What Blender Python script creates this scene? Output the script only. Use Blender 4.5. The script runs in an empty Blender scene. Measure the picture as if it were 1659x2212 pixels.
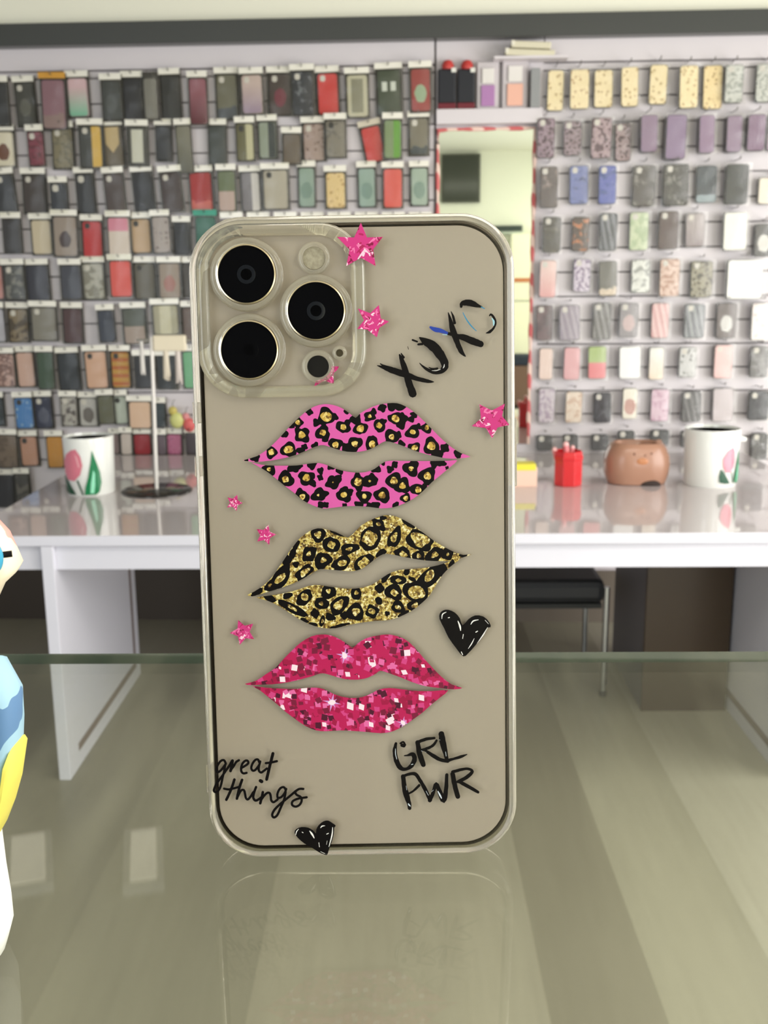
import bpy, bmesh, math, random
from mathutils import Vector, Matrix
from mathutils.geometry import delaunay_2d_cdt
C = bpy.context.scene.collection
PI = math.pi

# ------------------------------------------------------------------ camera
F, CX, CY = 2237.0, 829.5, 1106.0
RHO, PSI, TH = .0085, .015, math.radians(12.5)
HC = 1.443
RM = (Matrix.Rotation(PSI, 4, 'Z') @ Matrix.Rotation(PI/2-TH, 4, 'X') @ Matrix.Rotation(-RHO, 4, 'Z'))
CAMP = Vector((0, 0, HC))
cd = bpy.data.cameras.new('camera'); cam = bpy.data.objects.new('camera', cd); C.objects.link(cam)
cam.matrix_world = Matrix.Translation(CAMP) @ RM
cd.sensor_fit = 'VERTICAL'; cd.sensor_height = 36; cd.sensor_width = 27
cd.lens = F/2212*36; cd.clip_start = .01; cd.clip_end = 50
cd.dof.use_dof = True; cd.dof.focus_distance = .266; cd.dof.aperture_fstop = 40
bpy.context.scene.camera = cam

def ray(px, py):
    return RM.to_3x3() @ Vector(((px-CX)/F, -(py-CY)/F, -1))
def on_z(px, py, z):
    d = ray(px, py); return CAMP + d*((z-HC)/d.z)
def on_y(px, py, y):
    d = ray(px, py); return CAMP + d*(y/d.y)
WY0, WYAW = 4.32, -.03
WN = Vector((math.sin(-WYAW)*-1, -math.cos(WYAW), 0))            # wall normal towards the room
WN = Vector((math.sin(WYAW), -math.cos(WYAW), 0))
WP = Vector((0, WY0, 0))
def on_wall(px, py, off=0.0):
    d = ray(px, py); p0 = WP + WN*off
    return CAMP + d*((p0-CAMP).dot(WN)/d.dot(WN))
WM = Matrix.Rotation(WYAW, 4, 'Z')

# ------------------------------------------------------------------ materials
def lin(c):
    r = []
    for v in c[:3]:
        v = v/255.0
        r.append(v/12.92 if v <= .04045 else ((v+.055)/1.055)**2.4)
    return (r[0], r[1], r[2], 1)
MC = {}
def mat(key, col, rough=.5, metal=0, trans=0, ior=1.45, emit=0, spec=.5, coat=0):
    if key in MC: return MC[key]
    m = bpy.data.materials.new(key); m.use_nodes = True
    b = m.node_tree.nodes['Principled BSDF']
    b.inputs['Base Color'].default_value = lin(col)
    b.inputs['Roughness'].default_value = rough; b.inputs['Metallic'].default_value = metal
    b.inputs['Transmission Weight'].default_value = trans; b.inputs['IOR'].default_value = ior
    b.inputs['Specular IOR Level'].default_value = spec
    b.inputs['Coat Weight'].default_value = coat
    if emit:
        b.inputs['Emission Color'].default_value = lin(col); b.inputs['Emission Strength'].default_value = emit
    MC[key] = m; return m
class N:
    def __init__(s, m): s.t = m.node_tree; s.n = s.t.nodes
    def add(s, typ, **kw):
        n = s.n.new(typ)
        for k, v in kw.items(): setattr(n, k, v)
        return n
    def put(s, inp, v):
        if isinstance(v, bpy.types.NodeSocket): s.t.links.new(v, inp)
        else: inp.default_value = v
    def math(s, op, a, b=0.0, c=None):
        n = s.add('ShaderNodeMath', operation=op)
        s.put(n.inputs[0], a); s.put(n.inputs[1], b)
        if c is not None: s.put(n.inputs[2], c)
        return n.outputs[0]
    def mix(s, f, a, b):
        n = s.add('ShaderNodeMix', data_type='RGBA')
        s.put(n.inputs[0], f); s.put(n.inputs[6], a); s.put(n.inputs[7], b)
        return n.outputs[2]
    def obj(s):
        n = s.add('ShaderNodeTexCoord'); x = s.add('ShaderNodeSeparateXYZ')
        s.t.links.new(n.outputs['Object'], x.inputs[0])
        return n.outputs['Object'], x.outputs
    def shift(s, v, seed):
        n = s.add('ShaderNodeVectorMath', operation='ADD')
        s.put(n.inputs[0], v); n.inputs[1].default_value = (seed*1.37 % 7, seed*.71 % 5, seed*2.3 % 9)
        return n.outputs[0]
    def noise(s, v, scale, detail=2.0, rough=.5):
        n = s.add('ShaderNodeTexNoise'); s.put(n.inputs['Vector'], v)
        n.inputs['Scale'].default_value = scale; n.inputs['Detail'].default_value = detail
        n.inputs['Roughness'].default_value = rough
        return n.outputs['Fac']
    def voro(s, v, scale, feature='F1', out='Distance', rnd=1.0):
        n = s.add('ShaderNodeTexVoronoi', feature=feature); s.put(n.inputs['Vector'], v)
        n.inputs['Scale'].default_value = scale; n.inputs['Randomness'].default_value = rnd
        return n.outputs[out]
    def ramp(s, f, stops, const=True):
        n = s.add('ShaderNodeValToRGB'); s.put(n.inputs[0], f)
        cr = n.color_ramp; cr.interpolation = 'CONSTANT' if const else 'LINEAR'
        while len(cr.elements) > 1: cr.elements.remove(cr.elements[-1])
        cr.elements[0].position = stops[0][0]; cr.elements[0].color = stops[0][1]
        for p, c in stops[1:]:
            e = cr.elements.new(p); e.color = c
        return n.outputs[0]
    def step(s, a, b):      # a>b
        return s.math('GREATER_THAN', a, b)

def pattern(kind, c1, c2, seed=0, rough=.4):
    key = 'print_%s_%s_%s_%d' % (kind, '%02x%02x%02x' % tuple(c1), '%02x%02x%02x' % tuple(c2), seed % 7)
    if key in MC: return MC[key]
    m = mat(key, c1, rough)
    if kind == 'plain': return m
    n = N(m); vec, x = n.obj(); sv = n.shift(vec, seed % 7+1)
    a, b = lin(c1), lin(c2); X, Z = x[0], x[2]
    if kind == 'spots':   f = n.math('LESS_THAN', n.voro(sv, 55), .28)
    elif kind == 'dots':  f = n.math('LESS_THAN', n.voro(vec, 70, rnd=.15), .28)
    elif kind == 'camo':  f = n.step(n.noise(sv, 45, 3), .52)
    elif kind == 'swirl': f = n.step(n.noise(sv, 32, 4, .7), .58)
    elif kind == 'leopard': f = n.math('COMPARE', n.voro(sv, 48), .5, .17)
    elif kind == 'two':   f = n.math('LESS_THAN', Z, 0.0)
    elif kind == 'top':   f = n.step(Z, .03)
    elif kind == 'half':  f = n.step(X, .004)
    elif kind == 'grad':
        f = n.math('MULTIPLY_ADD', Z, -9.0, .35); f = n.math('MINIMUM', n.math('MAXIMUM', f, 0.0), 1.0)
    elif kind == 'patch':
        d = n.math('ADD', n.math('POWER', n.math('DIVIDE', X, .024), 2.0), n.math('POWER', n.math('DIVIDE', n.math('ADD', Z, .012), .034), 2.0))
        f = n.math('LESS_THAN', n.math('ADD', d, n.math('MULTIPLY', n.noise(sv, 60), .8)), 1.35)
    elif kind == 'low':
        f = n.math('LESS_THAN', n.math('ADD', Z, n.math('MULTIPLY', n.noise(sv, 40), .05)), -.012)
    elif kind == 'stripes': f = n.step(n.math('SINE', n.math('MULTIPLY', Z, 190.0)), .15)
    elif kind == 'frame':
        f = n.math('MULTIPLY', n.math('LESS_THAN', n.math('ABSOLUTE', X), .023), n.math('LESS_THAN', n.math('ABSOLUTE', Z), .062))
    elif kind == 'floral': f = n.step(n.noise(sv, 75, 2), .54)
    elif kind == 'shield':
        f = n.math('LESS_THAN', n.math('ADD', n.math('ABSOLUTE', X), n.math('MULTIPLY', n.math('MAXIMUM', n.math('SUBTRACT', .01, Z), 0.0), .8)), .027)
    elif kind == 'bars':
        f = n.math('COMPARE', n.math('ABSOLUTE', X), .017, .010); f = n.math('MULTIPLY', f, n.math('COMPARE', Z, .022, .017))
    elif kind == 'zz': f = n.step(n.math('SINE', n.math('ADD', n.math('MULTIPLY', X, 260.0), n.math('MULTIPLY', Z, 60.0))), .1)
    else: f = 0.0
    n.put(n.n['Principled BSDF'].inputs['Base Color'], n.mix(f, a, b))
    return m

def clear_mat(key, tint=(255, 255, 255), haze=0.0, hazecol=(230, 230, 225), base=.04, rough=.05, bump=0):
    """thin clear sheet: see-through, glossy by angle, with a little haze"""
    if key in MC: return MC[key]
    m = bpy.data.materials.new(key); m.use_nodes = True; n = N(m); n.n.clear()
    out = n.add('ShaderNodeOutputMaterial')
    t = n.add('ShaderNodeBsdfTransparent'); t.inputs[0].default_value = lin(tint)
    g = n.add('ShaderNodeBsdfGlossy'); g.inputs['Roughness'].default_value = rough
    d = n.add('ShaderNodeBsdfDiffuse'); d.inputs[0].default_value = lin(hazecol)
    lw = n.add('ShaderNodeLayerWeight'); lw.inputs[0].default_value = .5
    f = n.math('MULTIPLY_ADD', n.math('POWER', lw.outputs['Facing'], 5.0), 1-base, base)
    m1 = n.add('ShaderNodeMixShader'); m1.inputs[0].default_value = haze
    n.t.links.new(t.outputs[0], m1.inputs[1]); n.t.links.new(d.outputs[0], m1.inputs[2])
    m2 = n.add('ShaderNodeMixShader'); n.put(m2.inputs[0], f)
    n.t.links.new(m1.outputs[0], m2.inputs[1]); n.t.links.new(g.outputs[0], m2.inputs[2])
    if bump:
        vec, _ = n.obj(); b = n.add('ShaderNodeBump'); b.inputs['Strength'].default_value = bump
        n.put(b.inputs['Height'], n.noise(vec, 35, 2)); n.t.links.new(b.outputs[0], g.inputs['Normal'])
    n.t.links.new(m2.outputs[0], out.inputs[0]); MC[key] = m; return m

# ------------------------------------------------------------------ mesh helpers
def link(name, me, parent=None):
    o = bpy.data.objects.new(name, me); C.objects.link(o)
    if parent: o.parent = parent
    return o
def tag(o, label=None, cat=None, group=None, kind=None):
    if label: o['label'] = label
    if cat: o['category'] = cat
    if group: o['group'] = group
    if kind: o['kind'] = kind
    return o
def thing(name, label, cat, loc=(0, 0, 0), rotz=0, group=None):
    o = bpy.data.objects.new(name, None); C.objects.link(o); o.empty_display_size = .02
    o.location = loc; o.rotation_euler = (0, 0, rotz)
    return tag(o, label, cat, group)
def build(name, bm, mats, parent=None, smooth=False, bevel=0, angle=35):
    bmesh.ops.recalc_face_normals(bm, faces=bm.faces[:])
    me = bpy.data.meshes.new(name); bm.to_mesh(me); bm.free()
    for m in (mats if isinstance(mats, (list, tuple)) else [mats]): me.materials.append(m)
    if smooth:
        me.polygons.foreach_set('use_smooth', [True]*len(me.polygons))
        me.set_sharp_from_angle(angle=math.radians(angle))
    o = link(name, me, parent)
    if bevel:
        b = o.modifiers.new('bevel', 'BEVEL'); b.width = bevel; b.segments = 2; b.limit_method = 'ANGLE'
    return o
def box(bm, x0, x1, y0, y1, z0, z1, mi=0):
    v = [bm.verts.new((x, y, z)) for x in (x0, x1) for y in (y0, y1) for z in (z0, z1)]
    for q in ((0, 1, 3, 2), (4, 6, 7, 5), (0, 4, 5, 1), (2, 3, 7, 6), (0, 2, 6, 4), (1, 5, 7, 3)):
        bm.faces.new([v[i] for i in q]).material_index = mi
    return v
def BX(*a, mi=0):
    bm = bmesh.new(); box(bm, *a, mi=mi); return bm
def lathe(bm, prof, seg=48, mi=0, c=(0, 0, 0), axis='z', closed=False):
    rings = []
    for r, z in prof:
        ring = []
        for i in range(seg):
            a = 2*PI*i/seg
            ring.append(bm.verts.new((c[0]+r*math.cos(a), c[1]+r*math.sin(a), c[2]+z)))
        rings.append(ring)
    pr = list(zip(rings, rings[1:])) + ([(rings[-1], rings[0])] if closed else [])
    fs = []
    for A, B in pr:
        for i in range(seg):
            j = (i+1) % seg
            f = bm.faces.new((A[i], A[j], B[j], B[i])); f.material_index = mi; fs.append(f)
    if not closed:
        for ring, (r, z) in ((rings[0], prof[0]), (rings[-1], prof[-1])):
            if r > 1e-6: bm.faces.new(ring).material_index = mi
    return fs
def tube(bm, pts, r, seg=8, mi=0):
    pts = [Vector(p) for p in pts]; rings = []
    for i, p in enumerate(pts):
        t = (pts[min(i+1, len(pts)-1)] - pts[max(i-1, 0)]).normalized()
        u = t.cross(Vector((0, 0, 1)));  u = t.cross(Vector((1, 0, 0))) if u.length < .1 else u
        u.normalize(); w = t.cross(u)
        rr = r[i] if isinstance(r, (list, tuple)) else r
        rings.append([bm.verts.new(p + (u*math.cos(2*PI*k/seg)+w*math.sin(2*PI*k/seg))*rr) for k in range(seg)])
    for A, B in zip(rings, rings[1:]):
        for k in range(seg):
            bm.faces.new((A[k], A[(k+1) % seg], B[(k+1) % seg], B[k])).material_index = mi
    for R in (rings[0], rings[-1]): bm.faces.new(R).material_index = mi
def rrect(w, h, r, seg=8):
    pts = []
    for cx, cy, a0 in ((w/2-r, h/2-r, 0), (-w/2+r, h/2-r, 90), (-w/2+r, -h/2+r, 180), (w/2-r, -h/2+r, 270)):
        for i in range(seg+1):
            a = math.radians(a0+90*i/seg); pts.append((cx+r*math.cos(a), cy+r*math.sin(a)))
    return pts
def loft(bm, loops, cap0=True, cap1=True, closed=False, mi=0):
    R = [[bm.verts.new(p) for p in L] for L in loops]; n = len(R[0])
    for A, B in list(zip(R, R[1:])) + ([(R[-1], R[0])] if closed else []):
        for i in range(n):
            bm.faces.new((A[i], A[(i+1) % n], B[(i+1) % n], B[i])).material_index = mi
    if not closed:
        if cap0: bm.faces.new(R[0]).material_index = mi
        if cap1: bm.faces.new(R[-1]).material_index = mi
    return R
def rr3(w, h, r, z, seg=8): return [(x, y, z) for x, y in rrect(w, h, max(r, 1e-4), seg)]

# ------------------------------------------------------------------ the room
def walled(o):
    o.matrix_world = Matrix.Translation(WP) @ WM
    return o
def wl(px, py, off=0):          # pixel -> wall-local (x, z)
    p = on_wall(px, py, off) - WP
    q = WM.to_3x3().transposed() @ p
    return q.x, q.z
SEAM = wl(940, 300)[0]; MIRR = wl(1157, 500)[0]
ZTOP = wl(830, 92)[1]; ZBEAM = wl(830, 43)[1]
ZSL0 = .62
m_wall = mat('lilac_grey_laminate', (222, 216, 219), .35)
m_groove = mat('shadow_gap_grey', (120, 114, 114), .7)
m_cream = mat('cream_paint', (250, 249, 230), .8)
m_base = mat('taupe_skirting', (120, 110, 98), .5)
m_dbase = mat('skirting_brown_shaded', (62, 54, 46), .5)  # left run of the same skirting, its shade put into a darker brown
bm = bmesh.new()
box(bm, -3.2, 3.2, .02, .12, 0, 2.75, 1)
box(bm, -3.2, 3.2, 0, .03, .23, ZSL0, 0)
box(bm, -3.2, .1, -.012, .03, 0, .23, 4); box(bm, .1, 3.2, -.012, .03, 0, .23, 3)
PIT = .0955
z = ZSL0; zhead = wl(500, 146)[1]
while z < zhead-.02:
    z1 = min(z+PIT-.006, zhead-.006)
    box(bm, -3.2, SEAM-.004, 0, .03, z, z1, 0)
    if z1 < wl(1160, 270)[1]: pass
    box(bm, MIRR, 3.2, 0, .03, z, z1, 0)
    z += PIT
box(bm, -3.2, SEAM-.004, -.004, .03, zhead, ZTOP, 0)
box(bm, MIRR+.02, 3.2, -.004, .03, zhead, ZTOP, 0)
box(bm, SEAM+.004, MIRR+.016, -.002, .03, ZSL0, ZTOP, 0)
box(bm, -3.2, 3.2, -.02, .03, ZBEAM, 2.75, 2)
walled(tag(build('wall_back', bm, [m_wall, m_groove, m_cream, m_base, m_dbase]), kind='structure'))
m_beam = mat('charcoal_trim', (74, 76, 74), .3)
bm = BX(-3.2, 3.2, -.06, .03, ZTOP, ZBEAM)
walled(tag(build('trim_1', bm, m_beam, bevel=.003), kind='structure'))

m = mat('khaki_vinyl_planks', (150, 145, 124), .35)
n = N(m); vec, x = n.obj()
edges = [on_z(*p, 0).x for p in ((160, 2000), (545, 2070), (1160, 2100), (1385, 2050), (1640, 2050))]
cols = [(136, 132, 115), (146, 142, 124), (160, 155, 136), (140, 135, 117), (164, 160, 140), (180, 176, 157)]
st = [(0.0, lin(cols[0]))] + [((e+2)/4, lin(c)) for e, c in zip(edges, cols[1:])]
fr = n.math('MULTIPLY_ADD', x[0], .25, .5)
pl = n.ramp(fr, st)
mp = n.add('ShaderNodeMapping'); n.put(mp.inputs[0], vec); mp.inputs['Scale'].default_value = (14, .9, 1)
gr = n.noise(mp.outputs[0], 3, 4, .6)
n.put(n.n['Principled BSDF'].inputs['Base Color'], n.mix(n.math('MULTIPLY', gr, .30), pl, lin((96, 88, 70))))
tag(build('floor', BX(-3.2, 3.2, -3.2, 4.6, -.05, 0), m), kind='structure')
bm = bmesh.new(); box(bm, -3.2, 3.2, .9, 4.6, 2.75, 2.85, 0); box(bm, -3.2, 3.2, -3.2, .9, 2.75, 2.85, 1)
tag(build('ceiling', bm, [mat('ceiling_grey', (158, 155, 140), .8), mat('ceiling_white', (238, 236, 222), .8)]), kind='structure')  # back half darkened to dim the counter's reflection, front half kept light

# wall behind the viewer, seen in the mirror
m_pale = mat('pale_green_paint', (240, 241, 224), .7)
tag(build('wall_front', BX(0, 3.2, -2.72, -2.6, 0, 2.75), m_pale), kind='structure')
tag(build('reflection_block_1', BX(-1.2, 0, -2.70, -2.62, 0, 2.75), mat('reflection_block_dark', (26, 26, 26), .6)), kind='structure')  # unseen dark slab added to keep the lens and case reflections dark

# ------------------------------------------------------------------ mirror with candy garland
mx0, mz1 = wl(948, 283); mx1, _ = wl(1154, 283); mz0 = .78
m_mirror = mat('mirror_silver', (236, 242, 230), .02, metal=1)
t = thing('wall_mirror', 'tall wall mirror edged with a pink and white garland between the two rack walls', 'mirror')
t.matrix_world = Matrix.Translation(WP) @ WM
build('mirror_glass', BX(mx0, mx1, -.010, -.003, mz0, mz1), m_mirror, t)
def reflect_at(px, py, yb):     # where the mirror shows the plane y = yb behind the viewer
    p = on_wall(px, py, .01); d = (p-CAMP).normalized(); d = d - 2*d.dot(WN)*WN
    return p + d*((yb-p.y)/d.y)
mg = mat('candy_garland', (226, 130, 130), .6); n = N(mg); vec, x = n.obj()
s = n.math('SINE', n.math('ADD', n.math('MULTIPLY', n.math('ADD', x[0], x[2]), 62.0), n.math('MULTIPLY', x[1], 120.0)))
n.put(n.n['Principled BSDF'].inputs['Base Color'], n.mix(n.step(s, -.1), lin((244, 214, 200)), lin((216, 112, 112))))
bm = bmesh.new(); random.seed(3)
path = [(mx0-.004, mz0)]; k = 24
path += [(mx0-.004, mz0+(mz1-mz0)*i/k) for i in range(1, k+1)] + [(mx0+(mx1-mx0)*i/8, mz1+.004) for i in range(1, 9)] + [(mx1+.002, mz1-(mz1-mz0)*i/k) for i in range(1, k+1)]
tube(bm, [(a, -.014+random.uniform(-.003, .003), b) for a, b in path], [.007+.0025*math.sin(i*1.9) for i in range(len(path))], 8)
tag(build('garland', bm, mg, t, smooth=True), 'pink and white twisted garland')

# things the mirror shows, standing along the front wall
def front_item(name, label, cat, p0, p1, depth, mats, maker=None):
    a = reflect_at(*p0, -2.55); b = reflect_at(*p1, -2.55)
    x0, x1 = sorted((a.x, b.x)); z0, z1 = sorted((a.z, b.z))
    return x0, x1, z0, z1
x0, x1, z0, z1 = front_item('', '', '', (954, 333), (1037, 437), .03, None)
t = thing('wall_screen', 'dark switched off screen reflected in the wall mirror', 'screen', ((x0+x1)/2, -2.6, (z0+z1)/2))
w, h = (x1-x0)/2, (z1-z0)/2
build('screen_frame', BX(-w, w, 0, .05, -h, h), mat('dark_olive_plastic', (70, 72, 62), .4), t, bevel=.004)
build('screen_panel', BX(-w+.02, w-.02, .05, .054, -h+.02, h-.02), mat('screen_glass', (58, 62, 54), .12), t)
x0, x1, z0, z1 = front_item('', '', '', (1112, 508), (1156, 765), .03, None)
t = thing('storage_locker', 'tall cream locker with an orange strip reflected low in the wall mirror', 'locker', ((x0+x1)/2, -2.38, 0))
w = (x1-x0)/2+.05
build('body', BX(-w, w, -.2, .2, .0, z1), mat('locker_cream', (236, 234, 206), .5), t, bevel=.006)
zb = reflect_at(1130, 605, -2.2).z
build('strip', BX(-w+.03, w-.03, .2, .206, zb-.02, zb+.02), mat('strip_orange', (190, 110, 60), .5), t)

yb2 = -1.8
a, b = reflect_at(1108, 880, yb2), reflect_at(1152, 965, yb2)
t = thing('storage_bin', 'black bin reflected low in the wall mirror beside the phone', 'bin', ((a.x+b.x)/2, yb2-.16, 0))
w = abs(b.x-a.x)/2+.04
build('bin_body', BX(-w, w, -.15, .15, 0, a.z), mat('bin_black', (22, 24, 24), .5), t, bevel=.01)
build('bin_rim', BX(-w-.006, w+.006, -.156, .156, a.z-.03, a.z), mat('bin_rim_grey', (60, 62, 62), .5), t, bevel=.004)
c, d = reflect_at(1112, 790, yb2), reflect_at(1150, 872, yb2)
t = thing('cloth_bag', 'brown bag with navy flap reflected low in the wall mirror', 'bag', ((a.x+b.x)/2, yb2-.16, a.z+.001))
h = c.z-a.z
build('bag_body', BX(-w*.9, w*.9, -.1, .1, 0, h), mat('bag_brown', (110, 84, 70), .7), t, bevel=.03)
build('bag_flap', BX(-w*.8, w*.8, -.105, .105, h*.98, h*1.25), mat('bag_navy', (32, 40, 54), .7), t, bevel=.02)
a, b = reflect_at(1062, 488, -2.6), reflect_at(1128, 500, -2.6)
t = thing('wall_rail', 'dark rail reflected in the wall mirror just above the phone corner', 'rail', ((a.x+b.x)/2, -2.599, (a.z+b.z)/2))
w, h = abs(b.x-a.x)/2, abs(a.z-b.z)/2
build('rail_bar', BX(-w, w, 0, .04, -h, h), mat('rail_dark', (46, 58, 58), .4), t, bevel=.004)
build('rail_lip', BX(-w, w, .0, .05, -h*1.8, -h*1.05), mat('rail_pale', (206, 216, 204), .4), t)

# ------------------------------------------------------------------ shelf between the racks with stock
sx0, sz0 = wl(943, 272); sx1, sz1 = wl(1176, 236)
bm = BX(SEAM+.004, MIRR+.012, -.05, -.002, sz0, sz0+.055)
o = walled(tag(build('wall_shelf', bm, m_wall, bevel=.002), 'short lilac shelf above the garland mirror', 'shelf'))
SHZ = sz0+.055
def on_shelf(name, label, cat, px0, px1, pyt, group=None):
    a, zt = wl(px0, pyt, .03); b, _ = wl(px1, pyt, .03)
    t = thing(name, label, cat, group=group)
    t.matrix_world = Matrix.Translation(WP) @ WM @ Matrix.Translation(((a+b)/2, -.028, SHZ))
    return t, (b-a)/2, zt-SHZ
for k, (p0, p1) in enumerate(((946, 985), (988, 1026))):
    t, w, h = on_shelf('accessory_pouch', ['black accessory pouch with red top, on the shelf beside the rack seam', 'black accessory pouch with red top, on the shelf next to the purple pack'][k], 'pouch', p0, p1, 150, 'black pouches on the mirror shelf')
    build('pouch_body', BX(-w, w, -.015, .015, .022, h), mat('pouch_black', (34, 36, 42), .5), t, bevel=.006)
    build('pouch_base', BX(-w, w, -.016, .016, 0, .023), mat('pouch_maroon', (112, 32, 44), .5), t, bevel=.003)
    bm = bmesh.new(); lathe(bm, [(.0, .0), (.022, .004), (.024, .018), (.016, .034), (0, .04)], 16)
    o = build('pouch_cap', bm, mat('cap_red', (200, 70, 66), .3), t, smooth=True); o.location = (w*.1, 0, h-.004)
    o = build('pouch_tag', BX(-.009, .009, -.002, .002, -.008, .008), mat('tag_white', (235, 235, 225), .4), t); o.location = (w*.75, -.018, h-.006)
for lab, p0, p1, pt, c in (('white and purple accessory pack on the mirror shelf', 1031, 1078, 134, (178, 128, 180)), ('white and peach accessory pack on the mirror shelf', 1086, 1141, 128, (240, 186, 164))):
    t, w, h = on_shelf('accessory_pack', lab, 'accessory pack', p0, p1, pt, 'colour packs on the mirror shelf')
    build('backing_card', BX(-w, w, -.004, .004, 0, h), mat('card_lilac', (205, 198, 200), .4), t, bevel=.003)
    build('lower_panel', BX(-w*.62, w*.62, -.012, -.004, .01, h*.50), pattern('plain', c, c), t, bevel=.002)
    build('upper_panel', BX(-w*.55, w*.55, -.012, -.004, h*.54, h*.86), mat('card_white', (232, 228, 222), .4), t, bevel=.002)
t, w, h = on_shelf('small_box', 'small grey box at the right end of the mirror shelf', 'box', 1146, 1166, 150)
build('box_body', BX(-w, w, -.03, .02, 0, h), mat('box_grey', (150, 152, 152), .5), t, bevel=.002)
# cream packets lying on the packs' rail
for k, (p0, p1, pt, pb) in enumerate(((1090, 1196, 113, 126), (1103, 1188, 97, 109))):
    a, zt = wl(p0, pt, .05); b, zb = wl(p1, pt, .05); _, zb = wl(p0, pb, .05)
    t = thing('flat_packet', ['lower cream packet lying above the mirror shelf', 'upper cream packet lying on another above the mirror shelf'][k], 'packet', group='cream packets above the mirror shelf')
    t.matrix_world = Matrix.Translation(WP) @ WM @ Matrix.Translation(((a+b)/2, -.05, zb)) @ Matrix.Rotation(.05, 4, 'Y')
    w = (b-a)/2; h = .024
    build('packet_body', BX(-w, w, -.04, .04, 0, h), mat('packet_cream', (222, 216, 190), .4), t, bevel=.004)
    build('packet_flap', BX(-w, -w+.012, -.041, .041, h*.3, h+.001), mat('packet_white', (236, 232, 214), .4), t)
a, zb = wl(1143, 129, 0)
o = walled(tag(build('rail', BX(a-.14, a+.14, -.09, -.002, zb-.012, zb-.002), m_wall), 'thin ledge holding two cream packets above the mirror shelf', 'ledge'))

# ------------------------------------------------------------------ the hanging phone cases
m_card = mat('header_card_cream', (246, 243, 230), .3, coat=.4)
m_bagd = clear_mat('clear_pack_film', (250, 250, 248), .035, (235, 234, 230), .05, .10, .8)
m_hole = mat('cutout_pale', (216, 212, 204), .4)
m_holed = mat('cutout_dark', (52, 50, 46), .4)
def ordinal(k):
    return ['first', 'second', 'third', 'fourth', 'fifth', 'sixth', 'seventh', 'eighth', 'ninth', 'tenth', 'eleventh', 'twelfth', 'thirteenth', 'fourteenth', 'fifteenth', 'sixteenth', 'seventeenth', 'eighteenth'][k]
DESC_USED = {}
BAGS = []
random.seed(11)
m_bagl = clear_mat('clear_pack_film_dull', (250, 250, 246), .02, (215, 213, 205), .03, .12, .6)
m_pback = clear_mat('smoky_pack_back', (168, 166, 158), .16, (150, 148, 140), .03, .2)
def bag_mesh(i):
    bm = bmesh.new(); nx, nz = 5, 8; g = []
    for a in range(nx+1):
        g.append([bm.verts.new((a/nx-.5, random.uniform(-.0035, .0035) - .006*math.sin(PI*a/nx), b/nz-.5)) for b in range(nz+1)])
    for a in range(nx):
        for b in range(nz): bm.faces.new((g[a][b], g[a+1][b], g[a+1][b+1], g[a][b+1]))
    me = bpy.data.meshes.new('clear_bag'); bm.to_mesh(me); bm.free(); me.materials.append(m_bagl if i < 5 else m_bagd)
    me.polygons.foreach_set('use_smooth', [True]*len(me.polygons)); return me
BAGS = [bag_mesh(i) for i in range(10)]
def hang(x0, x1, y0, y1, label, kind, c1, c2, seed, thick, hole, roll, card, group, bag=True):
    off = .012+thick/2+(.024 if seed % 2 else .002)
    xm, ym = (x0+x1)/2, (y0+y1)/2
    p = on_wall(xm, ym, off); dist = (p-CAMP).dot(RM.to_3x3() @ Vector((0, 0, -1)))
    w, h = (x1-x0)*dist/F, (y1-y0)*dist/F
    t = thing('phone_case', label, 'phone case', group=group)
    t.matrix_world = Matrix.Translation(p) @ WM @ Matrix.Rotation(roll, 4, 'Y')
    bm = bmesh.new(); r = min(.011, w*.22); d = thick/2
    def L(ins, y): return [(a, y, b) for a, b in rrect(w-2*ins, h-2*ins, r-ins*.5, 4)]
    R = loft(bm, [L(.0, d), L(0, -d+.003), L(.0022, -d)], mi=1)
    for f in bm.faces:
        if all(abs(v.co.y+d) < 1e-6 for v in f.verts): f.material_index = 0
    side = tuple(int(v*(.42 if thick > .015 else .8)) for v in c1)  # sides take a darkened copy of the front colour, their shade put in
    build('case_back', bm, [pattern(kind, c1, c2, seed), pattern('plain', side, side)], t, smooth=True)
    if hole:
        bm = bmesh.new(); s = .0205 if hole != 3 else .024
        loft(bm, [[(a, y, b) for a, b in rrect(s, s*1.1, s*.38, 4)] for y in (-d-.0012, -d-.0002)])
        o = build('camera_cutout', bm, m_holed if hole == 2 else m_hole, t)
        o.location = (-w/2+s*.5+w*.14, 0, h/2-s*.55-h*.045)
    bw, bh = max(w*1.22, w+.012), h+.038
    if card:
        ch = .023
        c = BX(-bw/2, bw/2, -.001, .001, -ch/2, ch/2)
        o = build('header_card', c, m_card if card == 1 else pattern('plain', card, card), t); o.location = (0, -d-.003, h/2+.016)
    if bag:
        o = link('clear_bag', BAGS[seed % 5+(0 if 'left' in group else 5)], t)
        o.location = (0, -d-.009, -.0005); o.scale = (bw, 1, h+.010)
    if bag and 'left' in group:
        o = build('pack_back', BX(-bw/2, bw/2, d+.001, d+.002, -h/2-.005, h/2+.026), m_pback, t)
    bm = bmesh.new()
    tube(bm, [(0, off-.002, h/2+.018), (0, -d-.02, h/2+.018), (0, -d-.026, h/2+.026)], .0022, 6)
    build('hook_pin', bm, mat('hook_steel', (150, 148, 145), .3, metal=.9), t)
    return t

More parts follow.
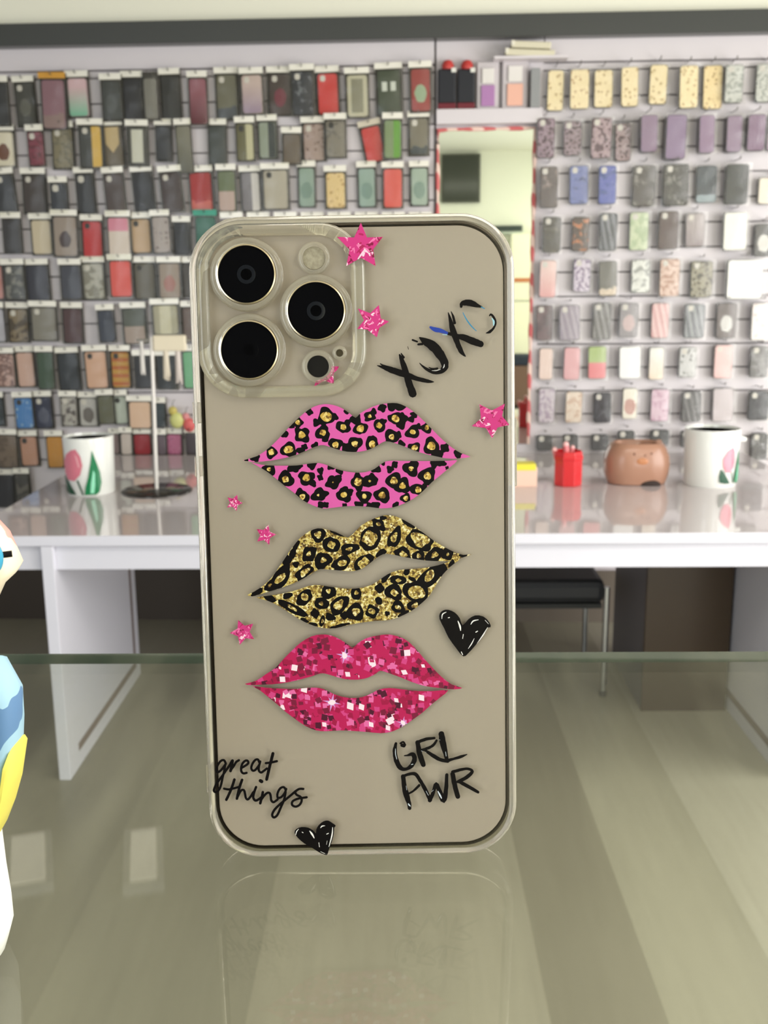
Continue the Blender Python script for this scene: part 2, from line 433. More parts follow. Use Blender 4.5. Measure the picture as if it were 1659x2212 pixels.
BLK = (40, 41, 43)
ROWS_L = [
 [(-15, 18, 183, 268, 'black', 'plain', BLK, BLK), (36, 75, 183, 270, 'grey with pale patch', 'patch', (64, 64, 58), (98, 98, 90)), (92, 140, 176, 275, 'mauve under orange card', 'low', (146, 108, 120), (150, 125, 122), dict(card=(214, 158, 62), hole=0)),
  (148, 190, 172, 250, 'pink and mint', 'grad', (222, 188, 196), (126, 200, 170), dict(hole=0)), (222, 261, 178, 257, 'dark grey', 'patch', (62, 65, 63), (82, 86, 86), dict(hole=0)), (268, 308, 173, 262, 'near black', 'plain', (38, 38, 43), BLK, dict(hole=0)), (312, 340, 172, 255, 'smoky clear', 'plain', (128, 126, 118), BLK, dict(hole=0, card=0)),
  (350, 388, 167, 258, 'charcoal', 'plain', (44, 44, 41), BLK, dict(hole=0)), (410, 446, 173, 265, 'maroon', 'grad', (150, 92, 104), (98, 38, 48), dict(hole=0)), (469, 512, 165, 255, 'olive with blue base', 'low', (112, 110, 92), (76, 82, 88)), (523, 566, 165, 243, 'pale pink and lilac', 'grad', (205, 184, 178), (156, 136, 162)),
  (582, 629, 163, 246, 'dark with rose blot', 'patch', (72, 60, 55), (120, 48, 62)), (632, 676, 158, 245, 'black marbled', 'swirl', (46, 48, 54), (110, 114, 120)), (687, 730, 162, 245, 'bright red', 'plain', (212, 62, 58), BLK), (750, 794, 165, 250, 'cream framed grey', 'frame', (196, 192, 168), (140, 138, 118), dict(hole=0)),
  (816, 865, 155, 245, 'dark green with white bars', 'bars', (66, 76, 58), (216, 222, 214), dict(hole=0)), (888, 929, 152, 238, 'brick red with mint patch', 'patch', (158, 68, 64), (156, 178, 148), dict(hole=0))],
 [(-14, 30, 287, 358, 'cream with brown motif', 'patch', (230, 222, 200), (110, 66, 40)), (62, 94, 287, 356, 'maroon speckled', 'floral', (132, 60, 76), (96, 42, 54)), (115, 157, 280, 362, 'olive glitter', 'floral', (134, 126, 100), (112, 106, 86)), (174, 221, 275, 360, 'navy and yellow', 'half', (66, 68, 66), (222, 182, 84)),
  (224, 265, 276, 358, 'tan with cream shield', 'shield', (112, 102, 86), (206, 182, 136), dict(hole=0)), (277, 318, 277, 355, 'dark framed white', 'frame', (72, 72, 66), (214, 214, 200), dict(hole=0)), (338, 369, 275, 345, 'slate', 'plain', (50, 52, 57), BLK, dict(hole=0)), (383, 413, 275, 370, 'grey olive', 'grad', (124, 122, 106), (92, 92, 80), dict(hole=0)),
  (452, 487, 275, 357, 'dark with white dots', 'dots', (62, 68, 66), (150, 156, 156), dict(hole=0)), (512, 548, 270, 345, 'olive with cream stripe', 'half', (104, 100, 66), (196, 192, 156), dict(hole=2)), (560, 596, 266, 340, 'green edged black', 'half', (150, 160, 144), (36, 46, 44), dict(hole=0)), (612, 648, 292, 352, 'taupe brown', 'plain', (104, 92, 78), BLK, dict(hole=0)),
  (656, 700, 270, 345, 'dusty pink printed', 'spots', (172, 150, 142), (120, 96, 90)), (705, 745, 263, 338, 'grey marbled', 'swirl', (132, 126, 114), (106, 100, 92), dict(hole=2)), (786, 826, 276, 348, 'tilted red', 'plain', (206, 62, 56), BLK, dict(roll=-.2, hole=0, card=(212, 204, 184))), (830, 866, 262, 340, 'bright green', 'half', (130, 150, 108), (98, 160, 48), dict(hole=0)), (885, 924, 258, 333, 'olive with dark base', 'low', (124, 118, 102), (70, 76, 78))],
 [(-6, 32, 380, 460, 'slate black', 'plain', (46, 48, 54), BLK, dict(roll=-.06)), (52, 97, 380, 458, 'dark brown', 'plain', (60, 50, 46), BLK), (111, 145, 398, 458, 'navy with pale top', 'plain', (44, 48, 57), BLK, dict(hole=3)), (167, 203, 378, 458, 'black with white patches', 'plain', (40, 42, 46), BLK, dict(hole=3)), (229, 268, 378, 460, 'brown', 'plain', (76, 64, 62), BLK, dict(roll=-.05)),
  (290, 330, 375, 455, 'jet black', 'plain', (34, 36, 42), BLK, dict(hole=0, roll=-.05)), (350, 392, 375, 455, 'umber', 'plain', (64, 51, 50), BLK, dict(roll=-.06)), (412, 458, 375, 455, 'red with pink print', 'low', (172, 40, 40), (210, 104, 94), dict(hole=0)), (472, 508, 372, 455, 'green and pink', 'two', (104, 116, 84), (192, 168, 160), dict(hole=0)),
  (523, 562, 375, 455, 'grey with white strap', 'half', (130, 126, 132), (222, 218, 218), dict(hole=0)), (570, 621, 370, 450, 'taupe clear', 'plain', (182, 175, 160), BLK, dict(hole=2)), (646, 679, 365, 445, 'mint clear', 'patch', (146, 168, 156), (120, 146, 134), dict(hole=0)), (705, 745, 375, 448, 'cream with brown dots', 'spots', (228, 200, 142), (176, 134, 78), dict(hole=0)), (775, 810, 366, 445, 'mint jelly', 'patch', (150, 174, 164), (122, 150, 140), dict(hole=0)),
  (829, 868, 367, 447, 'coral', 'plain', (222, 92, 80), BLK, dict(hole=0)), (888, 923, 365, 442, 'pale mint', 'patch', (166, 184, 170), (132, 156, 144), dict(hole=0))],
 [(8, 45, 475, 545, 'black', 'plain', (48, 46, 48), BLK, dict(hole=0)), (70, 111, 477, 548, 'cream', 'plain', (212, 198, 172), BLK, dict(hole=0)), (117, 165, 470, 552, 'grey with dark motif', 'patch', (158, 144, 134), (66, 50, 50), dict(hole=0)), (180, 220, 480, 557, 'crimson', 'plain', (196, 44, 46), BLK, dict(hole=2)), (235, 280, 472, 560, 'white with pink top', 'top', (222, 208, 198), (220, 140, 162), dict(hole=0)),
  (285, 325, 475, 545, 'tan', 'plain', (204, 174, 142), BLK, dict(hole=2)), (331, 366, 470, 545, 'pale grey', 'spots', (174, 164, 162), (110, 102, 100), dict(hole=0)), (377, 410, 483, 548, 'ink black', 'plain', (34, 36, 42), BLK, dict(hole=0)), (424, 466, 470, 552, 'teal', 'plain', (44, 104, 88), BLK, dict(card=(70, 160, 135), hole=0))],
 [(-30, 7, 575, 645, 'pink', 'plain', (208, 140, 132), BLK, dict(hole=0)), (11, 52, 575, 645, 'grey mottled', 'camo', (72, 74, 72), (124, 122, 116)), (57, 104, 575, 648, 'navy black', 'plain', (44, 45, 59), BLK, dict(hole=0)), (133, 174, 575, 645, 'slate blue', 'plain', (62, 64, 77), BLK, dict(hole=0)), (180, 225, 570, 645, 'clear and white', 'camo', (142, 140, 128), (184, 182, 172)), (239, 283, 565, 640, 'coral red', 'plain', (226, 92, 84), BLK, dict(hole=0)),
  (292, 334, 570, 645, 'olive grey', 'plain', (100, 96, 84), BLK, dict(hole=2)), (345, 388, 570, 643, 'dusty pink', 'patch', (160, 146, 136), (168, 120, 114), dict(hole=0)), (396, 432, 570, 640, 'dark grey', 'plain', (74, 69, 66), BLK, dict(hole=0))],
 [(-28, 9, 668, 738, 'pale lilac', 'plain', (176, 174, 184), BLK, dict(hole=0)), (20, 60, 668, 738, 'brown camouflage', 'camo', (132, 116, 90), (76, 64, 46)), (70, 120, 665, 735, 'smoky grey', 'plain', (130, 126, 116), BLK), (138, 177, 668, 740, 'wine', 'plain', (76, 48, 50), BLK, dict(hole=0)), (214, 247, 672, 738, 'navy', 'plain', (52, 58, 74), BLK, dict(hole=0)), (268, 314, 668, 742, 'dark over pinkish grey', 'two', (88, 94, 86), (172, 156, 148), dict(hole=0)),
  (332, 384, 660, 722, 'cream framed', 'frame', (176, 172, 150), (208, 204, 178), dict(hole=0)), (396, 430, 665, 738, 'brown grey', 'plain', (104, 88, 82), BLK, dict(hole=0))],
 [(-8, 30, 765, 835, 'rose with dark ring', 'leopard', (192, 158, 148), (128, 98, 92), dict(hole=0)), (38, 74, 762, 835, 'pale pink', 'plain', (214, 178, 164), BLK, dict(hole=0)), (82, 115, 762, 840, 'forest green', 'plain', (58, 80, 62), BLK, dict(hole=0)), (128, 170, 764, 842, 'blue black', 'plain', (36, 43, 50), BLK, dict(hole=0)), (186, 230, 760, 838, 'peach', 'plain', (214, 172, 146), BLK, dict(hole=2)), (242, 280, 760, 837, 'mustard striped', 'stripes', (196, 150, 66), (184, 104, 50), dict(hole=2)),
  (292, 328, 770, 838, 'black', 'plain', (36, 38, 45), BLK, dict(hole=0)), (340, 380, 770, 840, 'black green', 'plain', (34, 41, 46), BLK, dict(hole=0)), (397, 434, 760, 838, 'mint green', 'plain', (118, 182, 140), BLK, dict(hole=0))],
 [(-22, 8, 860, 920, 'dark teal', 'plain', (40, 50, 58), BLK, dict(hole=0)), (34, 70, 860, 925, 'sky blue', 'spots', (74, 130, 194), (150, 180, 205), dict(hole=2)), (77, 112, 858, 925, 'navy with white dots', 'patch', (38, 43, 70), (80, 84, 104)), (133, 165, 858, 920, 'grey with dark print', 'camo', (178, 174, 168), (96, 90, 88)), (173, 210, 860, 920, 'white with dark spot', 'patch', (192, 190, 188), (112, 106, 102)), (213, 245, 855, 915, 'olive green', 'plain', (94, 95, 74), BLK, dict(hole=0)),
  (247, 275, 856, 915, 'pale grey green', 'plain', (192, 202, 192), BLK, dict(hole=2)), (280, 325, 868, 925, 'peach rounded', 'plain', (228, 194, 168), BLK, dict(hole=0)), (336, 357, 872, 922, 'narrow slate', 'plain', (46, 60, 68), BLK, dict(hole=0))],
 [(-4, 36, 940, 1010, 'brown grey', 'camo', (116, 100, 86), (96, 82, 70), dict(hole=0)), (46, 81, 943, 1006, 'salmon', 'plain', (192, 146, 124), BLK, dict(hole=2)), (103, 136, 943, 1010, 'mustard', 'plain', (198, 140, 58), BLK, dict(hole=0)), (240, 258, 938, 980, 'mauve', 'plain', (138, 116, 116), BLK, dict(hole=0)), (262, 284, 936, 982, 'pale beige', 'plain', (206, 194, 188), BLK, dict(hole=0)), (290, 325, 938, 982, 'deep red', 'plain', (156, 20, 38), BLK, dict(hole=0)), (341, 358, 940, 982, 'plum grey', 'plain', (104, 90, 102), BLK, dict(hole=0)), (361, 392, 938, 982, 'pink magenta', 'spots', (200, 118, 158), (168, 88, 132), dict(hole=0)), (403, 424, 936, 982, 'dark plum', 'plain', (74, 64, 74), BLK, dict(hole=0))],
 [(-8, 30, 1026, 1096, 'black', 'plain', (42, 42, 50), BLK, dict(hole=0)), (36, 64, 1024, 1090, 'grey', 'camo', (72, 70, 68), (110, 106, 100), dict(hole=0))],
]
YEL = (252, 234, 188)
ROWS_R = [
 [(1182, 1217, 155, 238, 'yellow spotted', 'spots', YEL, (200, 172, 118), dict(hole=0)), (1231, 1272, 153, 234, 'yellow spotted', 'spots', (250, 232, 188), (204, 170, 120), dict(hole=0)), (1283, 1323, 154, 231, 'yellow spotted', 'spots', (250, 232, 188), (200, 172, 118), dict(hole=0)), (1341, 1378, 148, 229, 'yellow spotted', 'spots', (250, 232, 188), (200, 170, 114), dict(hole=0)), (1402, 1440, 143, 224, 'yellow spotted', 'spots', (250, 232, 188), (196, 168, 112), dict(hole=0)), (1467, 1507, 145, 232, 'yellow spotted', 'spots', YEL, (200, 172, 118), dict(hole=0)), (1518, 1559, 145, 234, 'yellow spotted', 'spots', (250, 226, 172), (196, 164, 108), dict(hole=0)),
  (1565, 1604, 143, 221, 'white speckled', 'floral', (208, 210, 204), (160, 164, 158)), (1632, 1674, 141, 219, 'white speckled', 'floral', (210, 212, 206), (160, 164, 158))],
 [(1160, 1198, 258, 340, 'purple leopard', 'leopard', (84, 60, 72), (150, 126, 140)), (1217, 1256, 264, 335, 'purple leopard', 'leopard', (84, 66, 72), (158, 138, 146)), (1276, 1320, 257, 341, 'purple leopard', 'leopard', (92, 68, 76), (176, 152, 158)), (1328, 1362, 268, 347, 'purple leopard', 'leopard', (88, 66, 70), (168, 146, 148)), (1382, 1418, 252, 328, 'purple', 'plain', (140, 116, 142), BLK, dict(hole=0, thick=.045)), (1436, 1479, 252, 343, 'purple', 'plain', (140, 118, 150), BLK, dict(hole=0, thick=.05)), (1508, 1541, 252, 330, 'purple', 'plain', (148, 122, 150), BLK, dict(hole=0, thick=.04)), (1567, 1600, 253, 328, 'purple', 'plain', (148, 126, 150), BLK, dict(hole=0, thick=.04)), (1613, 1651, 250, 325, 'purple', 'plain', (138, 112, 138), BLK, dict(hole=0, thick=.03)), (1657, 1690, 250, 325, 'lilac', 'plain', (200, 180, 200), BLK, dict(hole=0))],
 [(1166, 1204, 362, 448, 'grey brown marble', 'swirl', (98, 88, 84), (150, 136, 130)), (1230, 1270, 360, 440, 'soft blue marble', 'swirl', (120, 130, 182), (70, 76, 110)), (1292, 1330, 360, 440, 'strong blue marble', 'swirl', (98, 108, 178), (62, 80, 134), dict(thick=.03)), (1366, 1414, 360, 445, 'charcoal marble', 'swirl', (88, 83, 78), (142, 140, 134)), (1432, 1486, 357, 443, 'charcoal marble', 'swirl', (78, 76, 70), (134, 132, 126)), (1503, 1547, 360, 437, 'black and pale blue', 'low', (66, 74, 78), (150, 164, 170), dict(hole=0)), (1566, 1614, 357, 440, 'black', 'plain', (54, 56, 51), BLK, dict(hole=0, thick=.03)), (1637, 1680, 385, 440, 'cream white', 'plain', (246, 236, 220), BLK, dict(hole=0))],
 [(1172, 1211, 470, 545, 'dark olive', 'swirl', (84, 80, 70), (120, 116, 104)), (1235, 1272, 470, 542, 'brown and orange', 'swirl', (92, 78, 66), (200, 130, 86), dict(hole=0)), (1294, 1332, 462, 541, 'charcoal', 'zz', (82, 84, 88), (130, 132, 136)), (1359, 1400, 460, 540, 'pale green', 'camo', (206, 216, 184), (180, 196, 160)), (1422, 1464, 458, 538, 'dark brown', 'plain', (90, 74, 68), BLK), (1480, 1521, 462, 532, 'mauve tinted', 'grad', (176, 166, 166), (150, 138, 140)), (1562, 1612, 460, 540, 'white', 'plain', (244, 244, 236), BLK, dict(hole=0)), (1629, 1668, 485, 553, 'grey and white', 'patch', (92, 90, 88), (220, 218, 214), dict(hole=0))],
 [(1165, 1201, 563, 642, 'pink', 'grad', (236, 206, 200), (226, 168, 166)), (1238, 1275, 560, 630, 'lilac with purple flowers', 'floral', (214, 204, 218), (130, 110, 142)), (1293, 1332, 565, 638, 'dark and cream', 'low', (116, 114, 106), (216, 200, 180), dict(hole=0)), (1363, 1403, 562, 632, 'white and grey', 'floral', (228, 230, 224), (164, 166, 162), dict(hole=0)), (1424, 1467, 560, 640, 'peach floral', 'floral', (220, 194, 180), (188, 150, 132)), (1491, 1538, 565, 642, 'dark olive with ring', 'leopard', (90, 86, 74), (160, 154, 134)), (1570, 1645, 562, 645, 'wide glare-whitened', 'plain', (252, 252, 250), BLK, dict(hole=0))],  # last item is window glare put in as a white case
 [(1158, 1194, 660, 735, 'dark wine', 'camo', (112, 90, 92), (88, 70, 70)), (1208, 1252, 660, 735, 'mauve grey', 'zz', (174, 164, 174), (152, 142, 154)), (1280, 1319, 655, 733, 'dark grey', 'zz', (110, 108, 106), (150, 148, 146)), (1337, 1378, 655, 728, 'grey and pink', 'patch', (154, 149, 152), (204, 182, 182)), (1406, 1444, 655, 730, 'clear pink', 'zz', (232, 200, 198), (214, 168, 168), dict(hole=0)), (1478, 1521, 657, 730, 'charcoal', 'zz', (118, 121, 126), (160, 162, 166)), (1547, 1589, 655, 730, 'dark with white oval', 'patch', (112, 102, 100), (216, 214, 212), dict(hole=0)), (1622, 1668, 655, 735, 'white', 'spots', (244, 238, 236), (226, 206, 206), dict(hole=0))],
 [(1164, 1194, 752, 820, 'pale peach', 'plain', (238, 214, 204), BLK, dict(hole=0)), (1217, 1252, 750, 820, 'rose pink', 'plain', (224, 172, 176), BLK, dict(hole=0, thick=.03)), (1270, 1309, 748, 818, 'green and pink', 'two', (176, 196, 130), (232, 140, 144), dict(hole=0)), (1337, 1383, 748, 818, 'white', 'plain', (250, 250, 250), BLK, dict(hole=0)), (1401, 1433, 750, 820, 'cream', 'grad', (240, 238, 232), (242, 222, 200), dict(hole=0)), (1466, 1503, 750, 815, 'white with black spots', 'spots', (206, 206, 206), (110, 110, 110)), (1541, 1580, 745, 817, 'pink', 'plain', (240, 198, 196), BLK, dict(thick=.03)), (1620, 1658, 748, 815, 'dark grey', 'camo', (138, 136, 136), (112, 110, 110))],
 [(1163, 1198, 838, 913, 'mauve floral', 'floral', (210, 200, 208), (176, 158, 178), dict(hole=0)), (1221, 1257, 845, 913, 'peach floral', 'floral', (234, 218, 202), (216, 188, 168), dict(hole=0)), (1282, 1319, 848, 913, 'black', 'camo', (50, 48, 57), (36, 34, 42)), (1344, 1376, 838, 905, 'cream with pink heart', 'patch', (242, 236, 222), (206, 164, 154), dict(hole=0)), (1405, 1444, 840, 910, 'pink lilac', 'floral', (226, 200, 214), (206, 170, 190), dict(hole=0)), (1472, 1513, 845, 912, 'charcoal', 'zz', (84, 83, 83), (120, 118, 118)), (1538, 1582, 838, 910, 'mauve grey', 'plain', (204, 194, 198), BLK, dict(hole=0, thick=.03)), (1616, 1659, 845, 908, 'black speckled', 'floral', (62, 62, 68), (40, 40, 46))],
 [(1159, 1193, 940, 973, 'short dark grey', 'plain', (72, 72, 72), BLK), (1215, 1248, 938, 972, 'short dark grey', 'plain', (78, 78, 78), BLK), (1277, 1314, 938, 973, 'short dark grey', 'plain', (74, 74, 76), BLK), (1334, 1370, 930, 964, 'short dark grey', 'plain', (72, 74, 74), BLK), (1405, 1444, 928, 962, 'short dark grey', 'plain', (72, 73, 73), BLK), (1470, 1500, 930, 966, 'short dark grey', 'plain', (74, 74, 75), BLK), (1622, 1656, 935, 992, 'dark grey marbled', 'swirl', (84, 82, 82), (140, 140, 140))],
]
ROWN = ['top', 'second', 'third', 'fourth', 'fifth', 'sixth', 'seventh', 'eighth', 'ninth', 'lowest']
seed = 0
for side, rows in (('left', ROWS_L), ('right', ROWS_R)):
    for ri, row in enumerate(rows):
        for k, it in enumerate(row):
            x0, x1, y0, y1, d, kind, c1, c2 = it[:8]; op = it[8] if len(it) > 8 else {}
            seed += 1
            rn = ROWN[ri]
            art = 'an' if d[0] in 'aeiou' else 'a'
            lab = '%s phone case, %s from left in %s row, %s rack' % (d, ordinal(k), rn, side)
            hang(x0, x1, y0, y1, lab, kind, c1, c2, seed, op.get('thick', .011 if side == 'left' else .02), op.get('hole', 1), op.get('roll', random.uniform(-.03, .02)), op.get('card', 1 if side == 'left' else 0), 'phone cases hanging on the %s rack wall' % side)
# the racks go on behind the phone
random.seed(5)
pal = [(60, 62, 66), (120, 112, 100), (170, 150, 140), (90, 60, 60), (200, 190, 170), (50, 70, 64)]
for ri, (ya, yb) in enumerate(((475, 550), (572, 645), (668, 738), (762, 838), (860, 922), (940, 982))):
    xx = 482 if ri == 0 else 452
    k = len(ROWS_L[3+ri])
    while xx < 905:
        seed += 1; c = random.choice(pal)
        hang(xx, xx+40, ya, yb, 'phone case behind the standing phone, %s from left in %s row' % (ordinal(k), ROWN[3+ri]), 'plain', c, c, seed, .011, 1, 0, 1, 'phone cases hanging on the left rack wall', bag=False)
        xx += 58; k += 1
# ------------------------------------------------------------------ white desk
DZ = .75
m_desk = mat('white_gloss_laminate', (204, 196, 198), .05, coat=.3)
m_dfront = mat('white_laminate_daylit', (216, 216, 226), .3)  # whiter, bluish copy of the laminate; front daylight put into the colour
m_gr = mat('panel_groove', (118, 104, 100), .5)
dx0, dx1 = -1.253, 1.409
dy0, dy1 = on_z(700, 1155, DZ).y, 4.235
t = thing('shop_desk', 'long white gloss desk standing in front of the phone case wall', 'desk', (0, dy0, 0))
bm = BX(dx0, dx1, 0, dy1-dy0, DZ-.03, DZ)
for f in bm.faces:
    if all(v.co.y < 1e-6 for v in f.verts): f.material_index = 1
build('desk_top', bm, [m_desk, m_dfront], t, bevel=.0015)
zap = on_y(700, 1226, dy0+.03).z
build('apron', BX(dx0+.02, dx1-.02, .02, .04, zap, DZ-.0305), m_dfront, t, bevel=.001)
def end_panel(x0, x1, inner):
    bm = bmesh.new(); ye = .86
    box(bm, x0, x1, -.002, ye, 0.0, DZ-.031)
    o = build('end_panel', bm, m_dfront, t, bevel=.0015)
    xs = x1 if inner > 0 else x0
    bm = bmesh.new(); e = .0012*inner
    q = sorted((xs, xs+e))
    box(bm, q[0], q[1], ye-.085, ye-.06, .075, DZ-.2, 0); box(bm, q[0], q[1], .09, ye-.06, .05, .075, 0)
    build('groove_strip', bm, m_gr, o)
end_panel(-1.018, -.984, 1)
end_panel(1.122, 1.156, -1)
build('back_panel', BX(-.983, -.6, .84, .858, zap-.12, DZ-.031), m_dfront, t)

# brown drawer pedestal and black seat under the desk
pl, pr = on_z(1385, 1536, 0), on_z(1577, 1536, 0)
t = thing('drawer_pedestal', 'dark brown drawer pedestal under the right end of the white desk', 'cabinet', ((pl.x+1.112)/2, pl.y, 0))
hw = (1.112-pl.x)/2; hp = DZ-.036
m_ped = mat('pedestal_grey', (112, 108, 112), .4); m_brn = mat('pedestal_brown', (74, 60, 46), .28)
build('body', BX(-hw, hw, .02, .5, 0, hp), m_ped, t, bevel=.002)
build('front_panel', BX(-hw, hw, 0, .019, .0, hp-.17), m_brn, t, bevel=.001)
o = build('drawer', BX(-hw, hw, 0, .019, hp-.166, hp), m_brn, t, bevel=.001)
build('handle', BX(-.05, .05, -.012, 0, hp-.09, hp-.08), mat('handle_dark', (50, 44, 38), .3), o)
cl = on_z(1306, 1505, 0)
t = thing('padded_chair', 'black padded seat on chrome legs tucked under the white desk', 'chair', (cl.x-.21, cl.y+.2, 0))
m_blk = mat('black_leatherette', (34, 36, 40), .45); m_chr = mat('chrome', (205, 208, 210), .12, metal=1)
zs = on_y(1200, 1306, cl.y).z
build('seat', BX(-.2, .2, -.2, .2, zs, zs+.085), m_blk, t, bevel=.025)
build('seat_frame', BX(-.19, .19, -.19, .19, zs-.018, zs-.001), mat('chair_frame_black', (30, 32, 32), .5), t)
for sx in (-1, 1):
    for sy in (-1, 1):
        bm = bmesh.new(); tube(bm, [(sx*.205, sy*.19, 0), (sx*.205, sy*.19, zs+.06)], .011, 12)
        o = build('leg', bm, m_chr, t, smooth=True)
        bm = bmesh.new(); lathe(bm, [(.013, 0), (.013, .02)], 12, c=(sx*.205, sy*.19, 0)); build('foot_cap', bm, mat('foot_grey', (70, 70, 70), .5), o)

# ------------------------------------------------------------------ things on the desk
def profile_thing(name, parent, prof, m, seg=64):
    bm = bmesh.new(); lathe(bm, prof, seg); return build(name, bm, m, parent, smooth=True)
m_pot = mat('pot_white_glaze', (240, 242, 236), .12, coat=.5); m_in = mat('pot_inside_shade', (40, 38, 38), .6)
m_pink = mat('tulip_pink', (226, 130, 146), .2); m_pinkl = mat('tulip_light', (240, 176, 182), .2)
m_grn = mat('leaf_green', (28, 124, 76), .2); m_grnd = mat('leaf_dark_green', (14, 76, 48), .2); m_grnl = mat('leaf_pale_green', (150, 226, 190), .2)
def on_cyl(bm, poly, R, mi, e):          # polygon in (angle, z) wrapped on a cylinder of radius R
    n = 10
    cx = sum(p[0] for p in poly)/len(poly); cz = sum(p[1] for p in poly)/len(poly)
    c = bm.verts.new(((R+e)*math.sin(cx), -(R+e)*math.cos(cx), cz)); rings = []
    for f in (.33, .66, 1):
        rings.append([bm.verts.new(((R+e)*math.sin(cx+(a-cx)*f), -(R+e)*math.cos(cx+(a-cx)*f), cz+(zz-cz)*f)) for a, zz in poly])
    k = len(poly)
    for i in range(k):
        bm.faces.new((c, rings[0][i], rings[0][(i+1) % k])).material_index = mi
        for A, B in zip(rings, rings[1:]): bm.faces.new((A[i], B[i], B[(i+1) % k], A[(i+1) % k])).material_index = mi
def oval(ca, cz, ra, rz, tip=1.0, n=24, rot=0):
    P = []
    for i in range(n):
        a = 2*PI*i/n; x, z = math.cos(a)*ra, math.sin(a)*rz
        if z > 0: x *= (1-(z/rz)**3*(1-tip) if tip < 1 else 1)
        P.append((ca+x*math.cos(rot)-z*math.sin(rot)*ra/rz, cz+x*math.sin(rot)*rz/ra+z*math.cos(rot)))
    return P
def leaf(pts_l, pts_r): return pts_l + pts_r[::-1]
def pot(px0, px1, pyb, pyt, label, rot, lug=False):
    p = on_z((px0+px1)/2, pyb, DZ); dist = (p-CAMP).length
    R = (px1-px0)/2*dist/F; hgt = (on_y((px0+px1)/2, pyt, p.y).z-DZ)
    t = thing('tulip_pot', label, 'pot', (p.x, p.y+R*.95, DZ), 0)
    prof = [(0, .002), (R*.90, .0), (R*.93, .004), (R, hgt-.006), (R*.995, hgt), (R*.95, hgt), (R*.93, hgt-.008), (R*.90, hgt*.5), (R*.84, .01), (0, .01)]
    profile_thing('pot_body', t, prof, m_pot)
    bm = bmesh.new(); lathe(bm, [(0, hgt*.95), (R*.92, hgt*.95)], 40)
    build('pot_shade_disc', bm, m_in, t)  # dark disc near the rim stands in for the shade inside the pot
    bm = bmesh.new(); r = R*.965
    sc = .52 if lug else 1.0
    def s(u, v): return (rot+(u+.5)*sc-.5, hgt*(v if not lug else .06+v*.80 if u < 9 else v))
    # tulip, stem and leaves painted round the pot, in (angle, share of height)
    on_cyl(bm, [s(a, b) for a, b in [(-1.05, .58), (-.98, .40), (-.75, .28), (-.40, .27), (-.12, .38), (.0, .54), (-.06, .70), (-.24, .82), (-.46, .80), (-.78, .72)]], R*.99, 0, .0012)
    on_cyl(bm, [s(a, b) for a, b in [(-.30, .74), (-.18, .68), (-.10, .50), (-.18, .52)]], R*.99, 1, .0018)
    on_cyl(bm, [s(a, b) for a, b in [(-.30, .28), (-.22, .28), (-.02, .03), (-.09, .03)]], R*.965, 3, .0022)
    on_cyl(bm, [s(a, b) for a, b in [(.02, .03), (.06, .16), (.20, .34), (.32, .58), (.40, .80), (.52, .62), (.66, .42), (.70, .24), (.60, .08), (.46, .03)]], R*.985, 2, .0022)
    on_cyl(bm, [s(a, b) for a, b in [(.24, .06), (.28, .22), (.40, .46), (.46, .40), (.44, .20), (.38, .06)]], R*.985, 4, .0030)
    on_cyl(bm, [s(a, b) for a, b in [(-1.15, .36), (-.86, .27), (-.58, .14), (-.36, .03), (-.72, .03), (-1.2, .06), (-1.25, .2)]], R*.97, 3, .0012)
    build('painted_tulip', bm, [m_pink, m_pinkl, m_grn, m_grnd, m_grnl], t, smooth=True)
    if lug:
        bm = bmesh.new(); tube(bm, [(R*.9, -.01, hgt*.8), (R*1.05, -.02, hgt*.82), (R*1.16, -.02, hgt*.8)], [.012, .009, .007], 10)
        build('lug', bm, m_pot, t, smooth=True)
pot(131, 236, 1073, 948, 'white pot painted with a pink tulip, left end of the desk beside the display stand', .0)
pot(1492, 1606, 1056, 932, 'white pot painted with a tulip, right end of the desk beside the brown pot', .93, True)

# tall display stand with a round foot
p = on_z(339, 1061, DZ); dist = (p-CAMP).length
t = thing('display_stand', 'tall thin metal display stand with round dark foot on the desk', 'stand', (p.x, p.y, DZ))
R = 74*dist/F
m_st = mat('stand_steel', (188, 186, 182), .25, metal=.8); m_ft = mat('stand_foot_dark', (58, 56, 54), .16, metal=.5)
profile_thing('foot', t, [(0, 0), (R, 0), (R, .004), (R*.96, .007), (0, .009)], m_ft)
ht = on_y(327, 728, p.y).z-DZ; xt = on_y(327, 728, p.y).x-p.x
bm = bmesh.new(); tube(bm, [(0, 0, .008), (xt*.4, 0, ht*.4), (xt, 0, ht)], .0062, 12); build('pole', bm, mat('pole_white_metal', (226, 222, 216), .25), t, smooth=True)
a, b = on_y(322, 738, p.y), on_y(392, 742, p.y)
bm = bmesh.new(); tube(bm, [(xt-.05, 0, ht-.01), (xt+.13, 0, ht-.012)], .005, 10); build('arm', bm, m_st, t, smooth=True)
